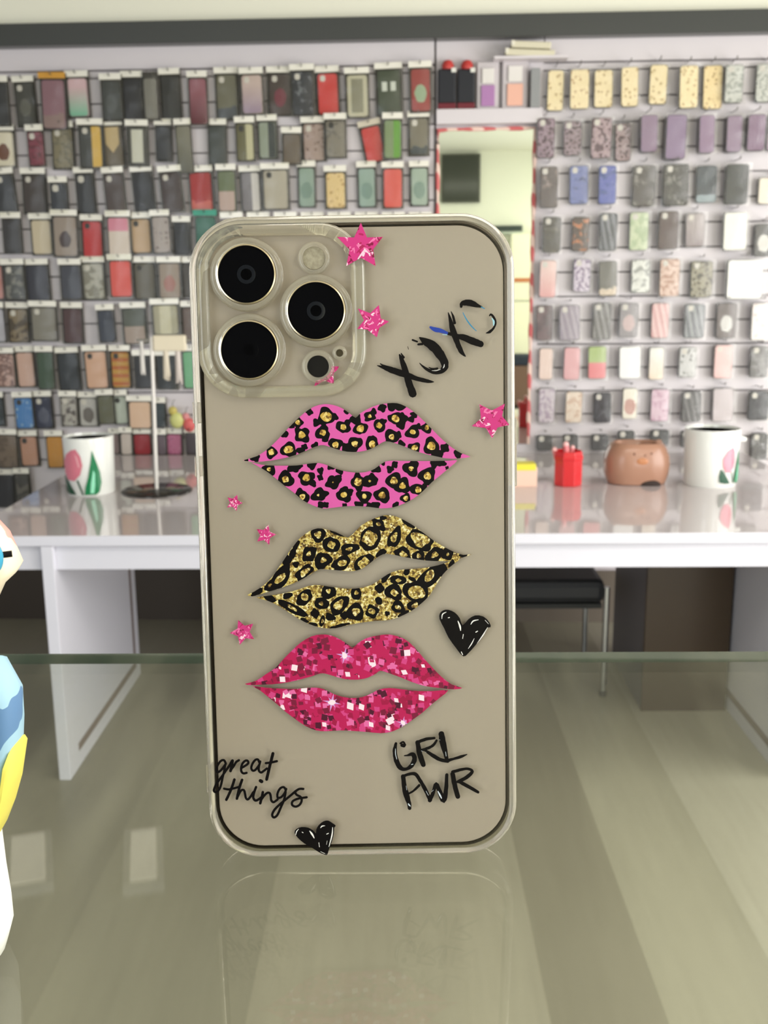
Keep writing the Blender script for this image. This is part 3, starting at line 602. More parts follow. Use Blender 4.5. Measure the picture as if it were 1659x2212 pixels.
# cream cloth strips and charms hung on its arm
ax = p.x+xt; az = DZ+ht
for k, (dx, w, l, c, lab) in enumerate(((-.035, .010, .11, (200, 196, 190), 'silver tassel hanging left of the display stand pole'), (.045, .016, .13, (206, 196, 176), 'cream tassel hanging first right of the display stand pole'), (.085, .015, .14, (196, 186, 178), 'grey tassel hanging near the tip of the display stand arm'))):
    t = thing('tassel', lab, 'tassel', (ax+dx, p.y, az-.018), group='tassels on the display stand')
    bm = bmesh.new(); lathe(bm, [(0, .012), (w*.4, .008), (w*.4, 0), (0, 0)], 12); build('cap', bm, m_st, t, smooth=True)
    bm = bmesh.new(); random.seed(k)
    for i in range(9):
        a = 2*PI*i/9; r = w*.3
        tube(bm, [(r*math.cos(a), r*math.sin(a), .002), (r*1.3*math.cos(a), r*1.3*math.sin(a), -l*.5), (w*.6*math.cos(a+.2), w*.6*math.sin(a+.2), -l*random.uniform(.85, 1))], [.003, .004, .0028], 6)
    build('strands', bm, pattern('plain', c, c), t, smooth=True)
t = thing('pennant', 'cream cloth strip folded over the display stand arm', 'cloth', (ax+.055, p.y, az-.022))
build('cloth', BX(-.05, .06, -.011, .011, -.025, .028), mat('pennant_cream', (222, 212, 188), .8), t, bevel=.006)

# toys hanging on the rack beside the phone
def blob(bm, c, r, sx=1, sy=1, sz=1, mi=0):
    ret = bmesh.ops.create_uvsphere(bm, u_segments=20, v_segments=14, radius=r)
    for v in ret['verts']: v.co = Vector((v.co.x*sx+c[0], v.co.y*sy+c[1], v.co.z*sz+c[2]))
    for f in {f for v in ret['verts'] for f in v.link_faces}: f.material_index = mi
def charm(name, label, px, py, c1, c2, s, cat='keyring'):
    q = on_wall(px, py, .05)
    t = thing(name, label, cat, q)
    bm = bmesh.new(); blob(bm, (0, 0, 0), s, 1, .6, 1.15); build('charm_body', bm, pattern('plain', c1, c1), t, smooth=True)
    bm = bmesh.new(); blob(bm, (-s*.5, 0, s*1.35), s*.62, 1, .7, 1); build('charm_head', bm, pattern('plain', c2, c2), t, smooth=True)
    bm = bmesh.new(); tube(bm, [(-s*.5, 0, s*1.9), (-s*.5, .01, s*2.5), (-s*.5, .045, s*2.7)], .002, 6); build('loop', bm, m_st, t)
charm('toy_keyring', 'pale yellow soft toy keyring hanging on the left rack beside the phone', 382, 908, (214, 216, 140), (206, 190, 104), .030)
charm('toy_keyring', 'pink red soft toy keyring hanging on the left rack, touching the phone edge', 409, 918, (226, 110, 108), (228, 150, 150), .026)

# red tub with pink sticks
p = on_z(1231, 1053, DZ); dist = (p-CAMP).length; R = 31*dist/F; hgt = on_y(1231, 978, p.y).z-DZ
t = thing('red_tub', 'small red octagonal tub on the desk beside the brown pot', 'tub', (p.x, p.y+R, DZ))
bm = bmesh.new(); lathe(bm, [(0, 0), (R*.94, 0), (R, .003), (R, hgt-.03), (R*1.06, hgt-.028), (R*1.06, hgt-.016), (R, hgt-.014), (R*.97, hgt), (R*.9, hgt), (R*.88, .006), (0, .006)], 8)
o = build('tub_body', bm, mat('tub_red', (212, 42, 48), .25, coat=.4), t, bevel=.002); o.rotation_euler.z = .3
TUB = Vector((p.x, p.y+R, DZ))
for k, (dx, dy, r, tx, ll) in enumerate(((-.018, .004, .009, -.03, .115), (.003, -.01, .010, -.015, .135), (-.004, .016, .008, .02, .12))):
    t = thing('pink_stick', ['pink stick leaning left in the red tub', 'tallest pink stick in the red tub', 'pink stick at the back of the red tub'][k], 'stick', TUB+Vector((dx, dy, .008)), group='pink sticks in the red tub')
    bm = bmesh.new(); tube(bm, [(0, 0, 0), (tx*.5, 0, ll*.5), (tx, 0, ll)], r, 12); build('stick_body', bm, mat('stick_pink', (226, 128, 132), .3), t, smooth=True)
    bm = bmesh.new(); blob(bm, (tx, 0, ll), r*1.05); build('stick_tip', bm, mat('stick_pale', (240, 186, 184), .3), t, smooth=True)

# brown rounded pot with a face-like front
p = on_z(1384, 1051, DZ); dist = (p-CAMP).length; hw = 69*dist/F; hgt = on_y(1384, 962, p.y).z-DZ
t = thing('brown_pot', 'brown rounded squat ceramic pot with small dark dots on the desk', 'pot', (p.x, p.y+hw*.7, DZ))
m_br = mat('pot_brown_glaze', (170, 128, 106), .3, coat=.2)
bm = bmesh.new(); L = []
for f, zz in ((.80, 0), (.88, .02), (.97, .25), (1.0, .48), (.97, .68), (.88, .86), (.80, .96), (.72, 1.0), (.66, .96), (.62, .7)):
    L.append([(hw*f*(abs(math.cos(a))**.75)*(1 if math.cos(a) >= 0 else -1), hw*.7*f*(abs(math.sin(a))**.75)*(1 if math.sin(a) >= 0 else -1), hgt*zz) for a in [2*PI*i/48 for i in range(48)]])
loft(bm, L); build('pot_body', bm, m_br, t, smooth=True)
bm = bmesh.new()
for sx in (-1, 1): blob(bm, (sx*hw*.62, -hw*.1, hgt*1.0), hw*.12, 1, .6, .7)
build('ear', bm, m_br, t, smooth=True)
def front_y(u, v): return -hw*.7*(1.0-.05*abs(v-.48)*2)*(max(0, 1-abs(u)**2.6))**.37
bm = bmesh.new()
for u, v, r in ((-.22, .78, .035), (.10, .74, .034), (.30, .79, .03)): blob(bm, (u*hw, front_y(u, v)*.955, v*hgt), r*hw, 1, .35, 1)
build('dots', bm, mat('dot_dark_brown', (104, 66, 50), .4), t, smooth=True)
bm = bmesh.new(); blob(bm, (.02*hw, front_y(0, .6)*.97, .6*hgt), .16*hw, 1.2, .24, .7); build('nose_patch', bm, mat('patch_orange', (186, 126, 86), .3), t, smooth=True)
bm = bmesh.new(); blob(bm, (.32*hw, -hw*.60, .02*hgt), .24*hw, 1.3, .35, .65); [setattr(v.co, 'z', max(v.co.z, .0015)) for v in bm.verts]; build('opening', bm, mat('hole_dark', (46, 32, 26), .7), t, smooth=True)

# peach pad with a yellow note
p = on_z(1138, 1052, DZ); q = on_z(1160, 1052, DZ)
zt = on_y(1138, 1010, p.y).z-DZ
t = thing('peach_box', 'peach card box with a yellow strip on the desk beside the phone', 'box', (q.x-.075, p.y+.03, DZ))
build('box_body', BX(-.075, .075, -.03, .03, 0, zt), mat('box_peach', (240, 204, 184), .5), t, bevel=.002)
build('yellow_strip', BX(-.075, .07, -.032, .031, zt-.010, zt+.012), mat('strip_yellow', (236, 224, 70), .5), t, bevel=.001)
# ------------------------------------------------------------------ pose of the standing phone
CW, CH, CT = .0812, .1657, .0115
e1 = Vector((.99984, .0178, -.0008)); e2 = Vector((-.0168, .99387, .1092))
e1.normalize(); e2 = (e2-e1*e2.dot(e1)).normalized(); e3 = e1.cross(e2)
PC = CAMP + RM.to_3x3() @ Vector((-.00686, -.0088, -.2646))
R3 = RM.to_3x3(); PM = Matrix.Identity(4)
for i, e in enumerate((e1, e2, e3)):
    w = R3 @ e
    for k in range(3): PM[k][i] = w[k]
for k in range(3): PM[k][3] = PC[k]
PI_ = PM.inverted()
def loc(px, py, z=0.0):
    o = PI_ @ CAMP; d = PI_.to_3x3() @ ray(px, py)
    return o + d*((z-o.z)/d.z)
GZ = min((PM @ Vector((sx*(CW/2-.011), -CH/2, zz))).z for sx in (-1, 1) for zz in (0, -CT+.0012)) - .0001

# ------------------------------------------------------------------ glass counter
yb = on_z(830, 1410, GZ).y
m_gtop = clear_mat('counter_glass', (246, 248, 244), .018, (190, 188, 166), .04, .015)
m_gedge = mat('glass_edge_green', (44, 66, 54), .15, coat=.5)
n = N(m_gtop); ms_ = [q for q in n.n if q.type == 'MIX_SHADER' and abs(q.inputs[0].default_value-.018) < 1e-4][0]
vec, x = n.obj(); mp = n.add('ShaderNodeMapping'); n.put(mp.inputs[0], vec); mp.inputs['Scale'].default_value = (26, 5, 1)
n.put(ms_.inputs[0], n.math('MULTIPLY_ADD', n.math('MAXIMUM', n.math('SUBTRACT', n.noise(mp.outputs[0], 1.0, 5, .62), .42), 0.0), .34, .010))
t = thing('glass_counter', 'green tinted glass counter top that the phone stands on', 'counter', (0, yb, 0))
bm = bmesh.new(); box(bm, -1.1, 1.1, -.75, 0, GZ-.0045, GZ)
for f in bm.faces:
    if abs(f.normal.z) < .5 or True:
        zs_ = [v.co.z for v in f.verts]
        f.material_index = 1 if max(zs_)-min(zs_) > .001 else 0
build('glass_top', bm, [m_gtop, m_gedge], t)
for sx in (-1.05, 1.05):
    for sy in (-.70, -.05):
        o = build('leg', BX(sx-.018, sx+.018, sy-.018, sy+.018, 0, GZ-.0047), mat('counter_leg_metal', (160, 160, 158), .3, metal=.9), t, bevel=.002)

# ------------------------------------------------------------------ phone
t = thing('mobile_phone', 'beige backed mobile phone with three black lenses standing inside the printed clear case', 'phone')
t.matrix_world = PM
PHONE = t
zb = -.0015
m_fr = mat('phone_frame_dark', (46, 38, 28), .25, metal=.6)
m_back = mat('phone_back_beige', (184, 172, 159), .45)
bm = bmesh.new(); pw, ph, pr_ = .0779, .1625, .0126
loft(bm, [rr3(pw-.0016, ph-.0016, pr_-.0008, zb-.0001, 12), rr3(pw-.0004, ph-.0004, pr_-.0002, zb-.0006, 12), rr3(pw, ph, pr_, zb-.0014, 12), rr3(pw, ph, pr_, zb-.0066, 12), rr3(pw-.0016, ph-.0016, pr_-.0008, zb-.0078, 12)])
build('frame', bm, m_fr, t, smooth=True)
bm = bmesh.new(); loft(bm, [rr3(.0756, .1598, .0116, zb-.0005, 12), rr3(.0756, .1598, .0116, zb-.0001, 12), rr3(.0752, .1594, .0114, zb, 12)])
build('back_panel', bm, m_back, t)
bm = bmesh.new(); loft(bm, [rr3(.074, .158, .011, zb-.0082, 10), rr3(.074, .158, .011, zb-.0079, 10)])
build('screen', bm, mat('phone_screen_black', (12, 12, 14), .08), t)
m_lens = mat('lens_black_glass', (9, 9, 11), .04, spec=.5); m_ring = mat('lens_ring_gold', (206, 190, 158), .22, metal=.85)
m_iris = mat('lens_iris', (26, 28, 32), .15); m_core = mat('lens_core', (5, 5, 6), .05)
S = 59.0*.2646/F
LENS = ((531.8, 592.5), (682.5, 671.3), (538, 756))
for k, (px, py) in enumerate(LENS):
    c = loc(px, py, .001)
    ro = 59*.2646/F; 
    o = profile_thing('camera_lens', t, [(ro*1.045, zb), (ro*1.045, .0013), (ro*1.0, .0014), (ro*.995, .0009), (0, .0009)], [m_ring, m_lens], 64)
    o.location = (c.x, c.y, 0)
    for f in o.data.polygons:
        if f.center.z > .0008 and math.hypot(f.center.x, f.center.y) < ro*.99: f.material_index = 1
    bm = bmesh.new(); lathe(bm, [(ro*.33, .0009), (ro*.33, .00096), (ro*.28, .00098), (ro*.2, .00098), (0, .00098)], 40)
    i = build('lens_element', bm, [m_iris if k < 2 else m_lens, m_core], o, smooth=True)
    for f in i.data.polygons:
        if math.hypot(f.center.x, f.center.y) < ro*.21: f.material_index = 1
def disc(name, px, py, rpx, z0, z1, m, parent):
    c = loc(px, py, z1); r = rpx*.2646/F
    bm = bmesh.new(); lathe(bm, [(0, z0), (r, z0), (r, z1), (0, z1)], 40)
    o = build(name, bm, m, parent); o.location = (c.x, c.y, 0); return o
mf = mat('flash_lens', (168, 158, 136), .3); n = N(mf); vec, x = n.obj()
n.put(n.n['Principled BSDF'].inputs['Base Color'], n.mix(n.noise(vec, 900, 3), lin((128, 118, 98)), lin((206, 198, 176))))
disc('flash', 678, 557.5, 23.5, zb, -.0002, mf, t)
disc('depth_sensor', 687, 791.5, 22.6, zb, -.0001, mat('sensor_black', (16, 14, 14), .3), t)
disc('microphone', 733.5, 762.3, 7.4, zb, -.0004, mat('microphone_hole', (74, 64, 40), .5), t)

# ------------------------------------------------------------------ printed clear case
t = thing('phone_case', 'clear phone case printed with three lip motifs, pink stars, black hearts and lettering', 'phone case')
t.matrix_world = PM
m_clr = mat('clear_case_plastic', (255, 250, 236), .10, trans=.84, ior=1.42)
m_plate = clear_mat('clear_case_plate', (250, 250, 248), .0, (255, 255, 255), .02, .08)
RC = .0136
def sec(ins, z): return rr3(CW-2*ins, CH-2*ins, RC-ins, z, 14)
bm = bmesh.new()
loft(bm, [sec(.0010, .0001), sec(.0004, -.0004), sec(0, -.0014), sec(0, -.0100), sec(.0006, -.0113), sec(.0022, -.0115), sec(.0024, -.0108), sec(.00152, -.0100), sec(.00152, -.0014), sec(.0020, -.0002)], closed=True)
build('bumper', bm, m_clr, t, smooth=True, angle=50)
bm = bmesh.new(); loft(bm, [sec(.0020, -.0010), sec(.0020, 0)])
build('back_plate', bm, m_plate, t)
m_clf = mat('clear_frame_plastic', (255, 252, 240), .06, trans=.90, ior=1.43)
# raised camera frame
def sq(x0, y0, x1, y1, r, z, seg=12):
    a, b, c, d = loc(x0, y0, z), loc(x1, y0, z), loc(x1, y1, z), loc(x0, y1, z)
    cx = (a.x+b.x+c.x+d.x)/4; cy = (a.y+b.y+c.y+d.y)/4; w = (b.x-a.x+c.x-d.x)/2; h = (a.y-d.y+b.y-c.y)/2
    return [(x+cx, y+cy, z) for x, y in rrect(w, h, r, seg)]
bm = bmesh.new()
loft(bm, [sq(425, 482, 790, 858, .0115, .0000), sq(429, 486, 786, 854, .0110, .0010), sq(434, 491, 780, 849, .0105, .0013), sq(444, 500, 768, 842, .0094, .0013), sq(449, 505, 763, 838, .0090, .0009), sq(453, 509, 759, 834, .0086, .0000)], closed=True)
build('camera_frame', bm, m_clf, t, smooth=True, angle=60)
def ringpart(px, py, ri, ro, h, name='lens_surround'):
    c = loc(px, py, h*.6); k = .2646/F
    bm = bmesh.new(); lathe(bm, [(ri*k, .0001), (ri*k, h*.9), ((ri+2.5)*k, h), ((ro-6)*k, h), ((ro-2)*k, h*.75), (ro*k, .0001)], 64, closed=True)
    o = build(name, bm, m_clf, t, smooth=True, angle=60); o.location = (c.x, c.y, 0)
for px, py in LENS: ringpart(px, py, 63.5, 77, .0016)
ringpart(678, 557.5, 24.5, 34, .0007, 'flash_surround'); ringpart(687, 791.5, 23.5, 35, .0007, 'sensor_surround'); ringpart(733.5, 762.3, 8, 15.5, .0005, 'microphone_surround')
# button covers on the two sides
for side, pya, pyb_ in ((-1, 868, 915), (-1, 985, 1030), (1, 915, 1062), (-1, 1650, 1710)):
    a = loc(430, pya, -.004); b = loc(430, pyb_, -.004)
    xs = side*CW/2
    q = sorted((xs-side*.0002, xs+side*.0007))
    build('button_cover', BX(q[0], q[1], b.y, a.y, -.0085, -.0028), m_clr, t, bevel=.0003)

# ---- prints
def pip(p, poly):
    x, y = p; w = 0; n = len(poly)
    for i in range(n):
        x0, y0 = poly[i]; x1, y1 = poly[(i+1) % n]
        if y0 <= y:
            if y1 > y and (x1-x0)*(y-y0)-(x-x0)*(y1-y0) > 0: w += 1
        elif y1 <= y and (x1-x0)*(y-y0)-(x-x0)*(y1-y0) < 0: w -= 1
    return w != 0
def bb(poly):
    xs = [p[0] for p in poly]; ys = [p[1] for p in poly]; return min(xs), max(xs), min(ys), max(ys)
def spline(pts, k=4, closed=True):
    n = len(pts); out = []
    dim = len(pts[0])
    for i in range(n if closed else n-1):
        P = [pts[(i+j) % n] if closed else pts[min(max(i+j, 0), n-1)] for j in (-1, 0, 1, 2)]
        for s in range(k):
            u = s/k
            out.append(tuple(.5*(2*P[1][d]+(P[2][d]-P[0][d])*u+(2*P[0][d]-5*P[1][d]+4*P[2][d]-P[3][d])*u*u+(3*P[1][d]-P[0][d]-3*P[2][d]+P[3][d])*u**3) for d in range(dim)))
    if not closed: out.append(tuple(pts[-1]))
    return out
def stroke(pts, jit=.05, k=4, rnd=random):
    """(x, y, width) points -> outline polygon with round ends"""
    P = spline(pts, k, False) if len(pts) > 2 else [tuple(pts[0]+(Vector(pts[1])-Vector(pts[0]))*0) if False else tuple(a+(b-a)*i/4 for a, b in zip(pts[0], pts[1])) for i in range(5)]
    L, R = [], []
    for i, (x, y, w) in enumerate(P):
        x0, y0, _ = P[max(i-1, 0)]; x1, y1, _ = P[min(i+1, len(P)-1)]
        d = math.hypot(x1-x0, y1-y0) or 1; nx, ny = -(y1-y0)/d, (x1-x0)/d
        a = w/2*(1+rnd.uniform(-jit, jit)); b = w/2*(1+rnd.uniform(-jit, jit))
        L.append((x+nx*a, y+ny*a)); R.append((x-nx*b, y-ny*b))
    def cap(p, q, w):
        dx, dy = p[0]-q[0], p[1]-q[1]; d = math.hypot(dx, dy) or 1; a0 = math.atan2(dy, dx)
        return [(p[0]+w/2*math.cos(a0+a), p[1]+w/2*math.sin(a0+a)) for a in (PI/3, PI/8, -PI/8, -PI/3)]
    return L + cap(P[-1], P[-2], P[-1][2])[::1] + R[::-1] + cap(P[0], P[1], P[0][2])[::1]
def decal(name, outlines, layers, mats, tf, z=.00004, label=None):
    """flat print: outlines and coloured layers in crop pixels, tf -> photo pixels"""
    def to(poly): return [((q := loc(*tf(x, y), z)).x*1000, q.y*1000) for x, y in poly]
    O = [to(p) for p in outlines]; Ls = [(to(p), m) for p, m in layers]
    V, Ed = [], []
    ob = [bb(o) for o in O]
    for poly in O + [l[0] for l in Ls]:
        s = len(V); V += [Vector(p) for p in poly]; k = len(poly)
        Ed += [(s+i, s+(i+1) % k) for i in range(k)]
    r = delaunay_2d_cdt(V, Ed, [], 0, 1e-5)
    vs, fs = r[0], r[2]; LB = [bb(l[0]) for l in Ls]
    bm = bmesh.new(); bv = {}
    for f in fs:
        cx = sum(vs[i].x for i in f)/3; cy = sum(vs[i].y for i in f)/3
        if not any(b[0] <= cx <= b[1] and b[2] <= cy <= b[3] and pip((cx, cy), o) for o, b in zip(O, ob)): continue
        mi = 0
        for (poly, m), b in zip(reversed(Ls), reversed(LB)):
            if b[0] <= cx <= b[1] and b[2] <= cy <= b[3] and pip((cx, cy), poly): mi = m; break
        q = []
        for i in f:
            if i not in bv: bv[i] = bm.verts.new((vs[i].x/1000, vs[i].y/1000, z))
            q.append(bv[i])
        fc = bm.faces.new(q); fc.material_index = mi
        fc.normal_update()
        if fc.normal.z < 0: fc.normal_flip()
    me = bpy.data.meshes.new(name); bm.to_mesh(me); bm.free()
    for m in mats: me.materials.append(m)
    o = link(name, me, t)
    if label: o['label'] = label
    return o
def crop(ox, oy, s): return lambda x, y: (ox+x/s, oy+y/s)
def blobp(x, y, r, rnd, el=1.0, n=14, wob=.22, rot=None):
    ph = rnd.uniform(0, 6.28); k = rnd.choice((2, 3, 3, 4)); rt = rnd.uniform(0, PI) if rot is None else rot
    P = []
    for i in range(n):
        a = 2*PI*i/n; rr = r*(1+wob*math.sin(k*a+ph)+rnd.uniform(-.08, .08))
        u, v = rr*math.cos(a)*el, rr*math.sin(a)/el
        P.append((x+u*math.cos(rt)-v*math.sin(rt), y+u*math.sin(rt)+v*math.cos(rt)))
    return spline(P, 2)
m_ink = mat('print_black', (15, 12, 13), .3, spec=.2); m_white = mat('print_white', (238, 236, 232), .3)
m_lp = mat('print_pink', (214, 88, 164), .4); m_gold = mat('print_gold', (178, 146, 66), .35)
n = N(m_gold); vec, x = n.obj(); n.put(n.n['Principled BSDF'].inputs['Base Color'], n.ramp(n.voro(vec, 1700, out='Color'), [(0, lin((122, 88, 34))), (.3, lin((196, 160, 70))), (.62, lin((226, 200, 120)))]))
# 1. pink leopard lips
rnd = random.Random(4); tf = crop(500, 840, 2.9625)
up = [(75,457),(165,430),(250,370),(310,310),(360,255),(410,205),(465,155),(525,115),(590,98),(650,103),(710,125),(760,160),(795,185),(820,160),(870,130),(930,105),(1000,92),(1060,92),(1110,110),(1170,150),(1230,205),(1290,265),(1350,325),(1410,375),(1470,412),(1530,435),(1450,445),(1380,445),(1300,430),(1200,405),(1110,370),(1040,345),(985,335),(945,355),(890,385),(820,402),(740,402),(670,385),(610,365),(570,360),(500,385),(420,420),(330,445),(240,460),(160,468),(110,463)]
lo = [(110,465),(165,480),(230,490),(330,492),(420,490),(500,478),(560,475),(610,488),(670,512),(740,530),(820,537),(890,525),(940,495),(985,465),(1050,460),(1130,462),(1220,462),(1310,462),(1390,460),(1445,458),(1400,500),(1340,550),(1280,600),(1220,660),(1160,705),(1100,735),(1040,757),(960,765),(880,755),(800,750),(720,752),(640,762),(580,765),(520,745),(460,715),(400,665),(340,620),(280,570),(220,525),(160,490),(120,467)]
sp = [(500,150,22,0),(605,178,55,34),(660,180,24,0),(545,215,26,0),(425,215,34,16),(385,235,20,0),(450,295,50,23),(340,290,24,0),(585,280,48,20),(600,320,22,0),(715,245,42,19),(745,215,22,0),(735,145,18,0),(795,195,36,0),(825,255,42,24),(885,175,36,12),(910,145,20,0),(945,235,40,19),(970,210,22,0),(965,120,28,0),(1030,108,34,0),(1085,110,34,0),(1050,190,44,24),(1095,190,34,0),(1085,230,30,0),(1150,195,22,0),(1170,165,22,0),(1160,275,44,17),(1195,240,20,0),(1250,248,36,15),(1025,308,48,18),(1065,295,24,0),(1085,355,26,0),(1172,378,38,19),(1280,365,52,27),(1365,380,30,0),(1450,415,28,0),(1320,430,40,0),(365,388,50,27),(255,405,38,20),(445,398,28,0),(468,372,20,0),(535,365,24,0),(665,358,44,20),(640,340,22,0),(735,375,32,0),(790,352,48,20),(900,355,48,22),(905,325,24,0),(150,440,30,0),(95,457,16,0),
 (240,515,44,13),(395,500,38,0),(435,492,22,0),(515,482,32,0),(640,492,28,0),(695,522,26,0),(345,578,52,22),(480,568,48,24),(520,605,24,0),(570,525,22,0),(568,568,20,0),(650,598,46,5),(680,570,22,0),(810,595,50,26),(885,590,46,8),(900,560,22,0),(1040,588,50,24),(925,512,30,0),(1015,515,24,0),(1045,485,22,0),(970,478,14,0),(1150,510,50,15),(1170,475,26,0),(1300,478,30,0),(1345,475,26,0),(1255,558,55,24),(1095,620,50,20),(1195,645,44,20),(1235,625,20,0),(455,690,44,18),(440,660,26,0),(555,680,44,8),(600,672,22,0),(720,678,48,19),(755,660,24,0),(850,688,44,16),(965,680,50,22),(1115,700,32,16),(575,745,26,0),(605,742,20,0),(725,748,18,0),(815,745,28,0),(885,748,24,0),(925,745,26,0),(1050,742,20,0),(1380,505,12,0)]
ly = []
for X, Y, r, g in sp:
    ly.append((blobp(X, Y, r*1.0, rnd, rnd.uniform(.92, 1.15), 16, .16), 1))
for X, Y, r, g in sp:
    if g: ly.append((blobp(X, Y, g, rnd, 1.0, 9, .12), 2))
decal('lip_print', [spline(up, 2), spline(lo, 2)], ly, [m_lp, m_ink, m_gold], tf, label='pink lips with black and gold leopard spots')
# 2. gold glitter leopard lips
m_glit = mat('print_gold_glitter', (196, 164, 84), .3); n = N(m_glit); vec, x = n.obj()
n.put(n.n['Principled BSDF'].inputs['Base Color'], n.ramp(n.math('MULTIPLY_ADD', n.noise(vec, 820, 3, .8), .9, n.math('MULTIPLY_ADD', n.voro(vec, 1900, out='Color'), .45, -.18)), [(0, lin((84, 62, 30))), (.36, lin((140, 112, 52))), (.45, lin((184, 158, 78))), (.53, lin((208, 190, 110))), (.62, lin((236, 226, 180)))]))
tf = crop(480, 1090, 2.765); rnd = random.Random(9)
up = [(150,540),(190,520),(250,480),(300,430),(345,365),(385,305),(420,255),(465,200),(520,160),(570,142),(620,148),(680,165),(730,190),(755,197),(790,165),(830,125),(880,95),(930,75),(985,62),(1040,72),(1090,95),(1150,130),(1210,175),(1270,220),(1330,255),(1390,285),(1440,300),(1490,297),(1430,318),(1380,335),(1310,338),(1230,335),(1150,325),(1070,310),(1000,295),(960,297),(920,320),(880,352),(830,385),(780,397),(720,395),(660,390),(600,385),(570,390),(520,420),(460,455),(400,480),(330,505),(260,525),(210,540),(180,548)]
lo = [(205,555),(270,545),(340,535),(420,518),(490,495),(550,480),(620,487),(690,497),(760,503),(830,497),(890,480),(940,450),(990,415),(1050,393),(1120,385),(1200,380),(1290,362),(1360,340),(1420,325),(1370,365),(1320,415),(1280,475),(1240,540),(1190,590),(1130,635),(1060,670),(990,690),(910,695),(830,705),(750,720),(680,738),(610,738),(550,725),(490,700),(430,665),(370,625),(310,590),(250,568)]
H_ = PI/2
sp = [(575,180,42,20,1,0),(650,240,47,22,1,0),(520,295,42,13,1.15,2.2),(600,335,48,16,1.1,2.6),(760,265,40,14,1.35,2.9),(885,205,64,42,1,0),(935,120,36,12,1.2,.7),(1030,195,46,22,1.35,2.0),(1180,215,66,44,1.2,.4),(715,350,44,22,1.1,2.4),(680,360,26,0,1,0),(845,345,50,30,1.2,2.4),(1080,295,44,20,1.2,.6),(1175,310,36,13,1,0),(1270,300,46,18,1.2,2.5),(1345,298,34,9,1,0),(440,245,24,0,1.5,2.0),(420,295,24,0,1.2,2.0),(385,330,28,0,1,0),(440,358,18,0,1,0),(490,405,44,24,1.4,2.4),(345,438,62,27,1.5,2.25),(285,482,28,10,1.3,2.3),(215,518,22,0,1.3,2.5),(1110,108,28,0,1.6,.7),(690,170,26,0,1.7,.4),(960,80,16,0,1.3,0),(1440,303,17,0,1.5,0),(950,288,24,0,1.4,2.6),
 (190,540,17,0,1,0),(285,560,26,0,1.3,.3),(390,545,22,0,1.3,2.8),(490,555,44,22,1.1,2.6),(635,520,42,13,1,0),(595,590,38,12,1,0),(700,600,52,27,1.25,2.3),(800,530,34,12,1,0),(795,640,50,22,1,0),(555,650,26,0,1.1,1),(645,670,25,0,1.2,.5),(597,695,22,9,1.3,1.8),(895,640,38,18,1,0),(940,500,27,0,1,0),(935,575,22,0,1,0),(1025,525,48,20,1.1,.6),(1050,450,34,13,1.2,0),(1160,525,70,42,1.15,.7),(1050,612,36,14,1.1,.4),(1150,600,38,17,1.1,2.6),(1085,655,24,0,1.5,2.7),(1240,430,66,30,1.4,2.3),(1310,390,36,0,1.2,2.2),(1135,445,16,0,1.3,.5),(1102,402,19,0,1,0),(975,430,28,0,1.3,2.2),(420,620,48,17,1.9,.55),(490,692,18,0,1.4,.4),(715,720,20,0,2.2,2.9),(1370,350,18,0,1.4,2.2),(730,663,22,0,1,0),(985,650,14,0,1,0),(545,715,16,0,1.5,.3),(665,735,14,0,1.5,0)]
ly = []
for X, Y, r, g, el, ro in sp: ly.append((blobp(X, Y, r*1.07, rnd, el, 16, .12, ro), 1))
for X, Y, r, g, el, ro in sp:
    if g: ly.append((blobp(X+rnd.uniform(-.1, .1)*r, Y+rnd.uniform(-.1, .1)*r, g*1.05, rnd, el, 11, .16, ro), 0))
for i in range(420):
    X, Y = rnd.uniform(200, 1420), rnd.uniform(80, 730); r = rnd.uniform(2.5, 6)
    ly.insert(0, (blobp(X, Y, r, rnd, 1, 6, .1), 2 if rnd.random() < .62 else 3))
decal('lip_print', [spline(up, 2), spline(lo, 2)], ly, [m_glit, m_ink, mat('print_dark_gold', (92, 62, 24), .35), mat('print_pale_gold', (246, 236, 196), .3)], tf, label='gold glitter lips with black leopard rings')
# 3. magenta glitter lips
tf = crop(480, 1330, 2.765); rnd = random.Random(21)
up = [(135,407),(200,390),(260,350),(320,310),(370,255),(420,205),(470,160),(530,125),(590,112),(650,118),(710,145),(755,175),(780,192),(810,165),(860,135),(920,120),(980,112),(1030,118),(1090,140),(1150,190),(1200,250),(1260,315),(1310,365),(1370,410),(1435,432),(1380,440),(1300,432),(1210,420),(1130,395),(1070,370),(1000,345),(945,328),(920,345),(870,370),(810,382),(740,380),(680,365),(620,347),(585,345),(540,360),(470,380),(390,398),(300,410),(220,412),(170,415)]
lo = [(180,420),(260,430),(340,435),(430,438),(500,432),(560,430),(610,440),(660,465),(720,485),(780,492),(840,485),(890,465),(940,440),(1000,432),(1080,440),(1170,450),(1260,450),(1350,445),(1300,490),(1250,530),(1200,575),(1140,620),(1080,660),(1020,690),(950,702),(870,695),(780,688),(700,685),(620,690),(560,685),(500,660),(440,620),(380,575),(330,530),(280,490),(225,445)]
mm = [mat('print_magenta', (184, 20, 84), .35), mat('print_crimson', (158, 12, 66), .35), mat('print_hot_pink', (206, 64, 130), .35), mat('print_rose', (224, 104, 164), .35), mat('print_plum', (76, 14, 42), .35), mat('print_wine', (120, 20, 56), .35), mat('print_blush', (250, 222, 234), .3), mat('print_lilac', (206, 150, 214), .3)]
def sqp(x, y, s, a, sk=1.0):
    return [(x+s*(math.cos(a+k*H_)*(sk if k % 2 else 1)), y+s*(math.sin(a+k*H_)*(sk if k % 2 else 1))) for k in range(4)]
ly = []
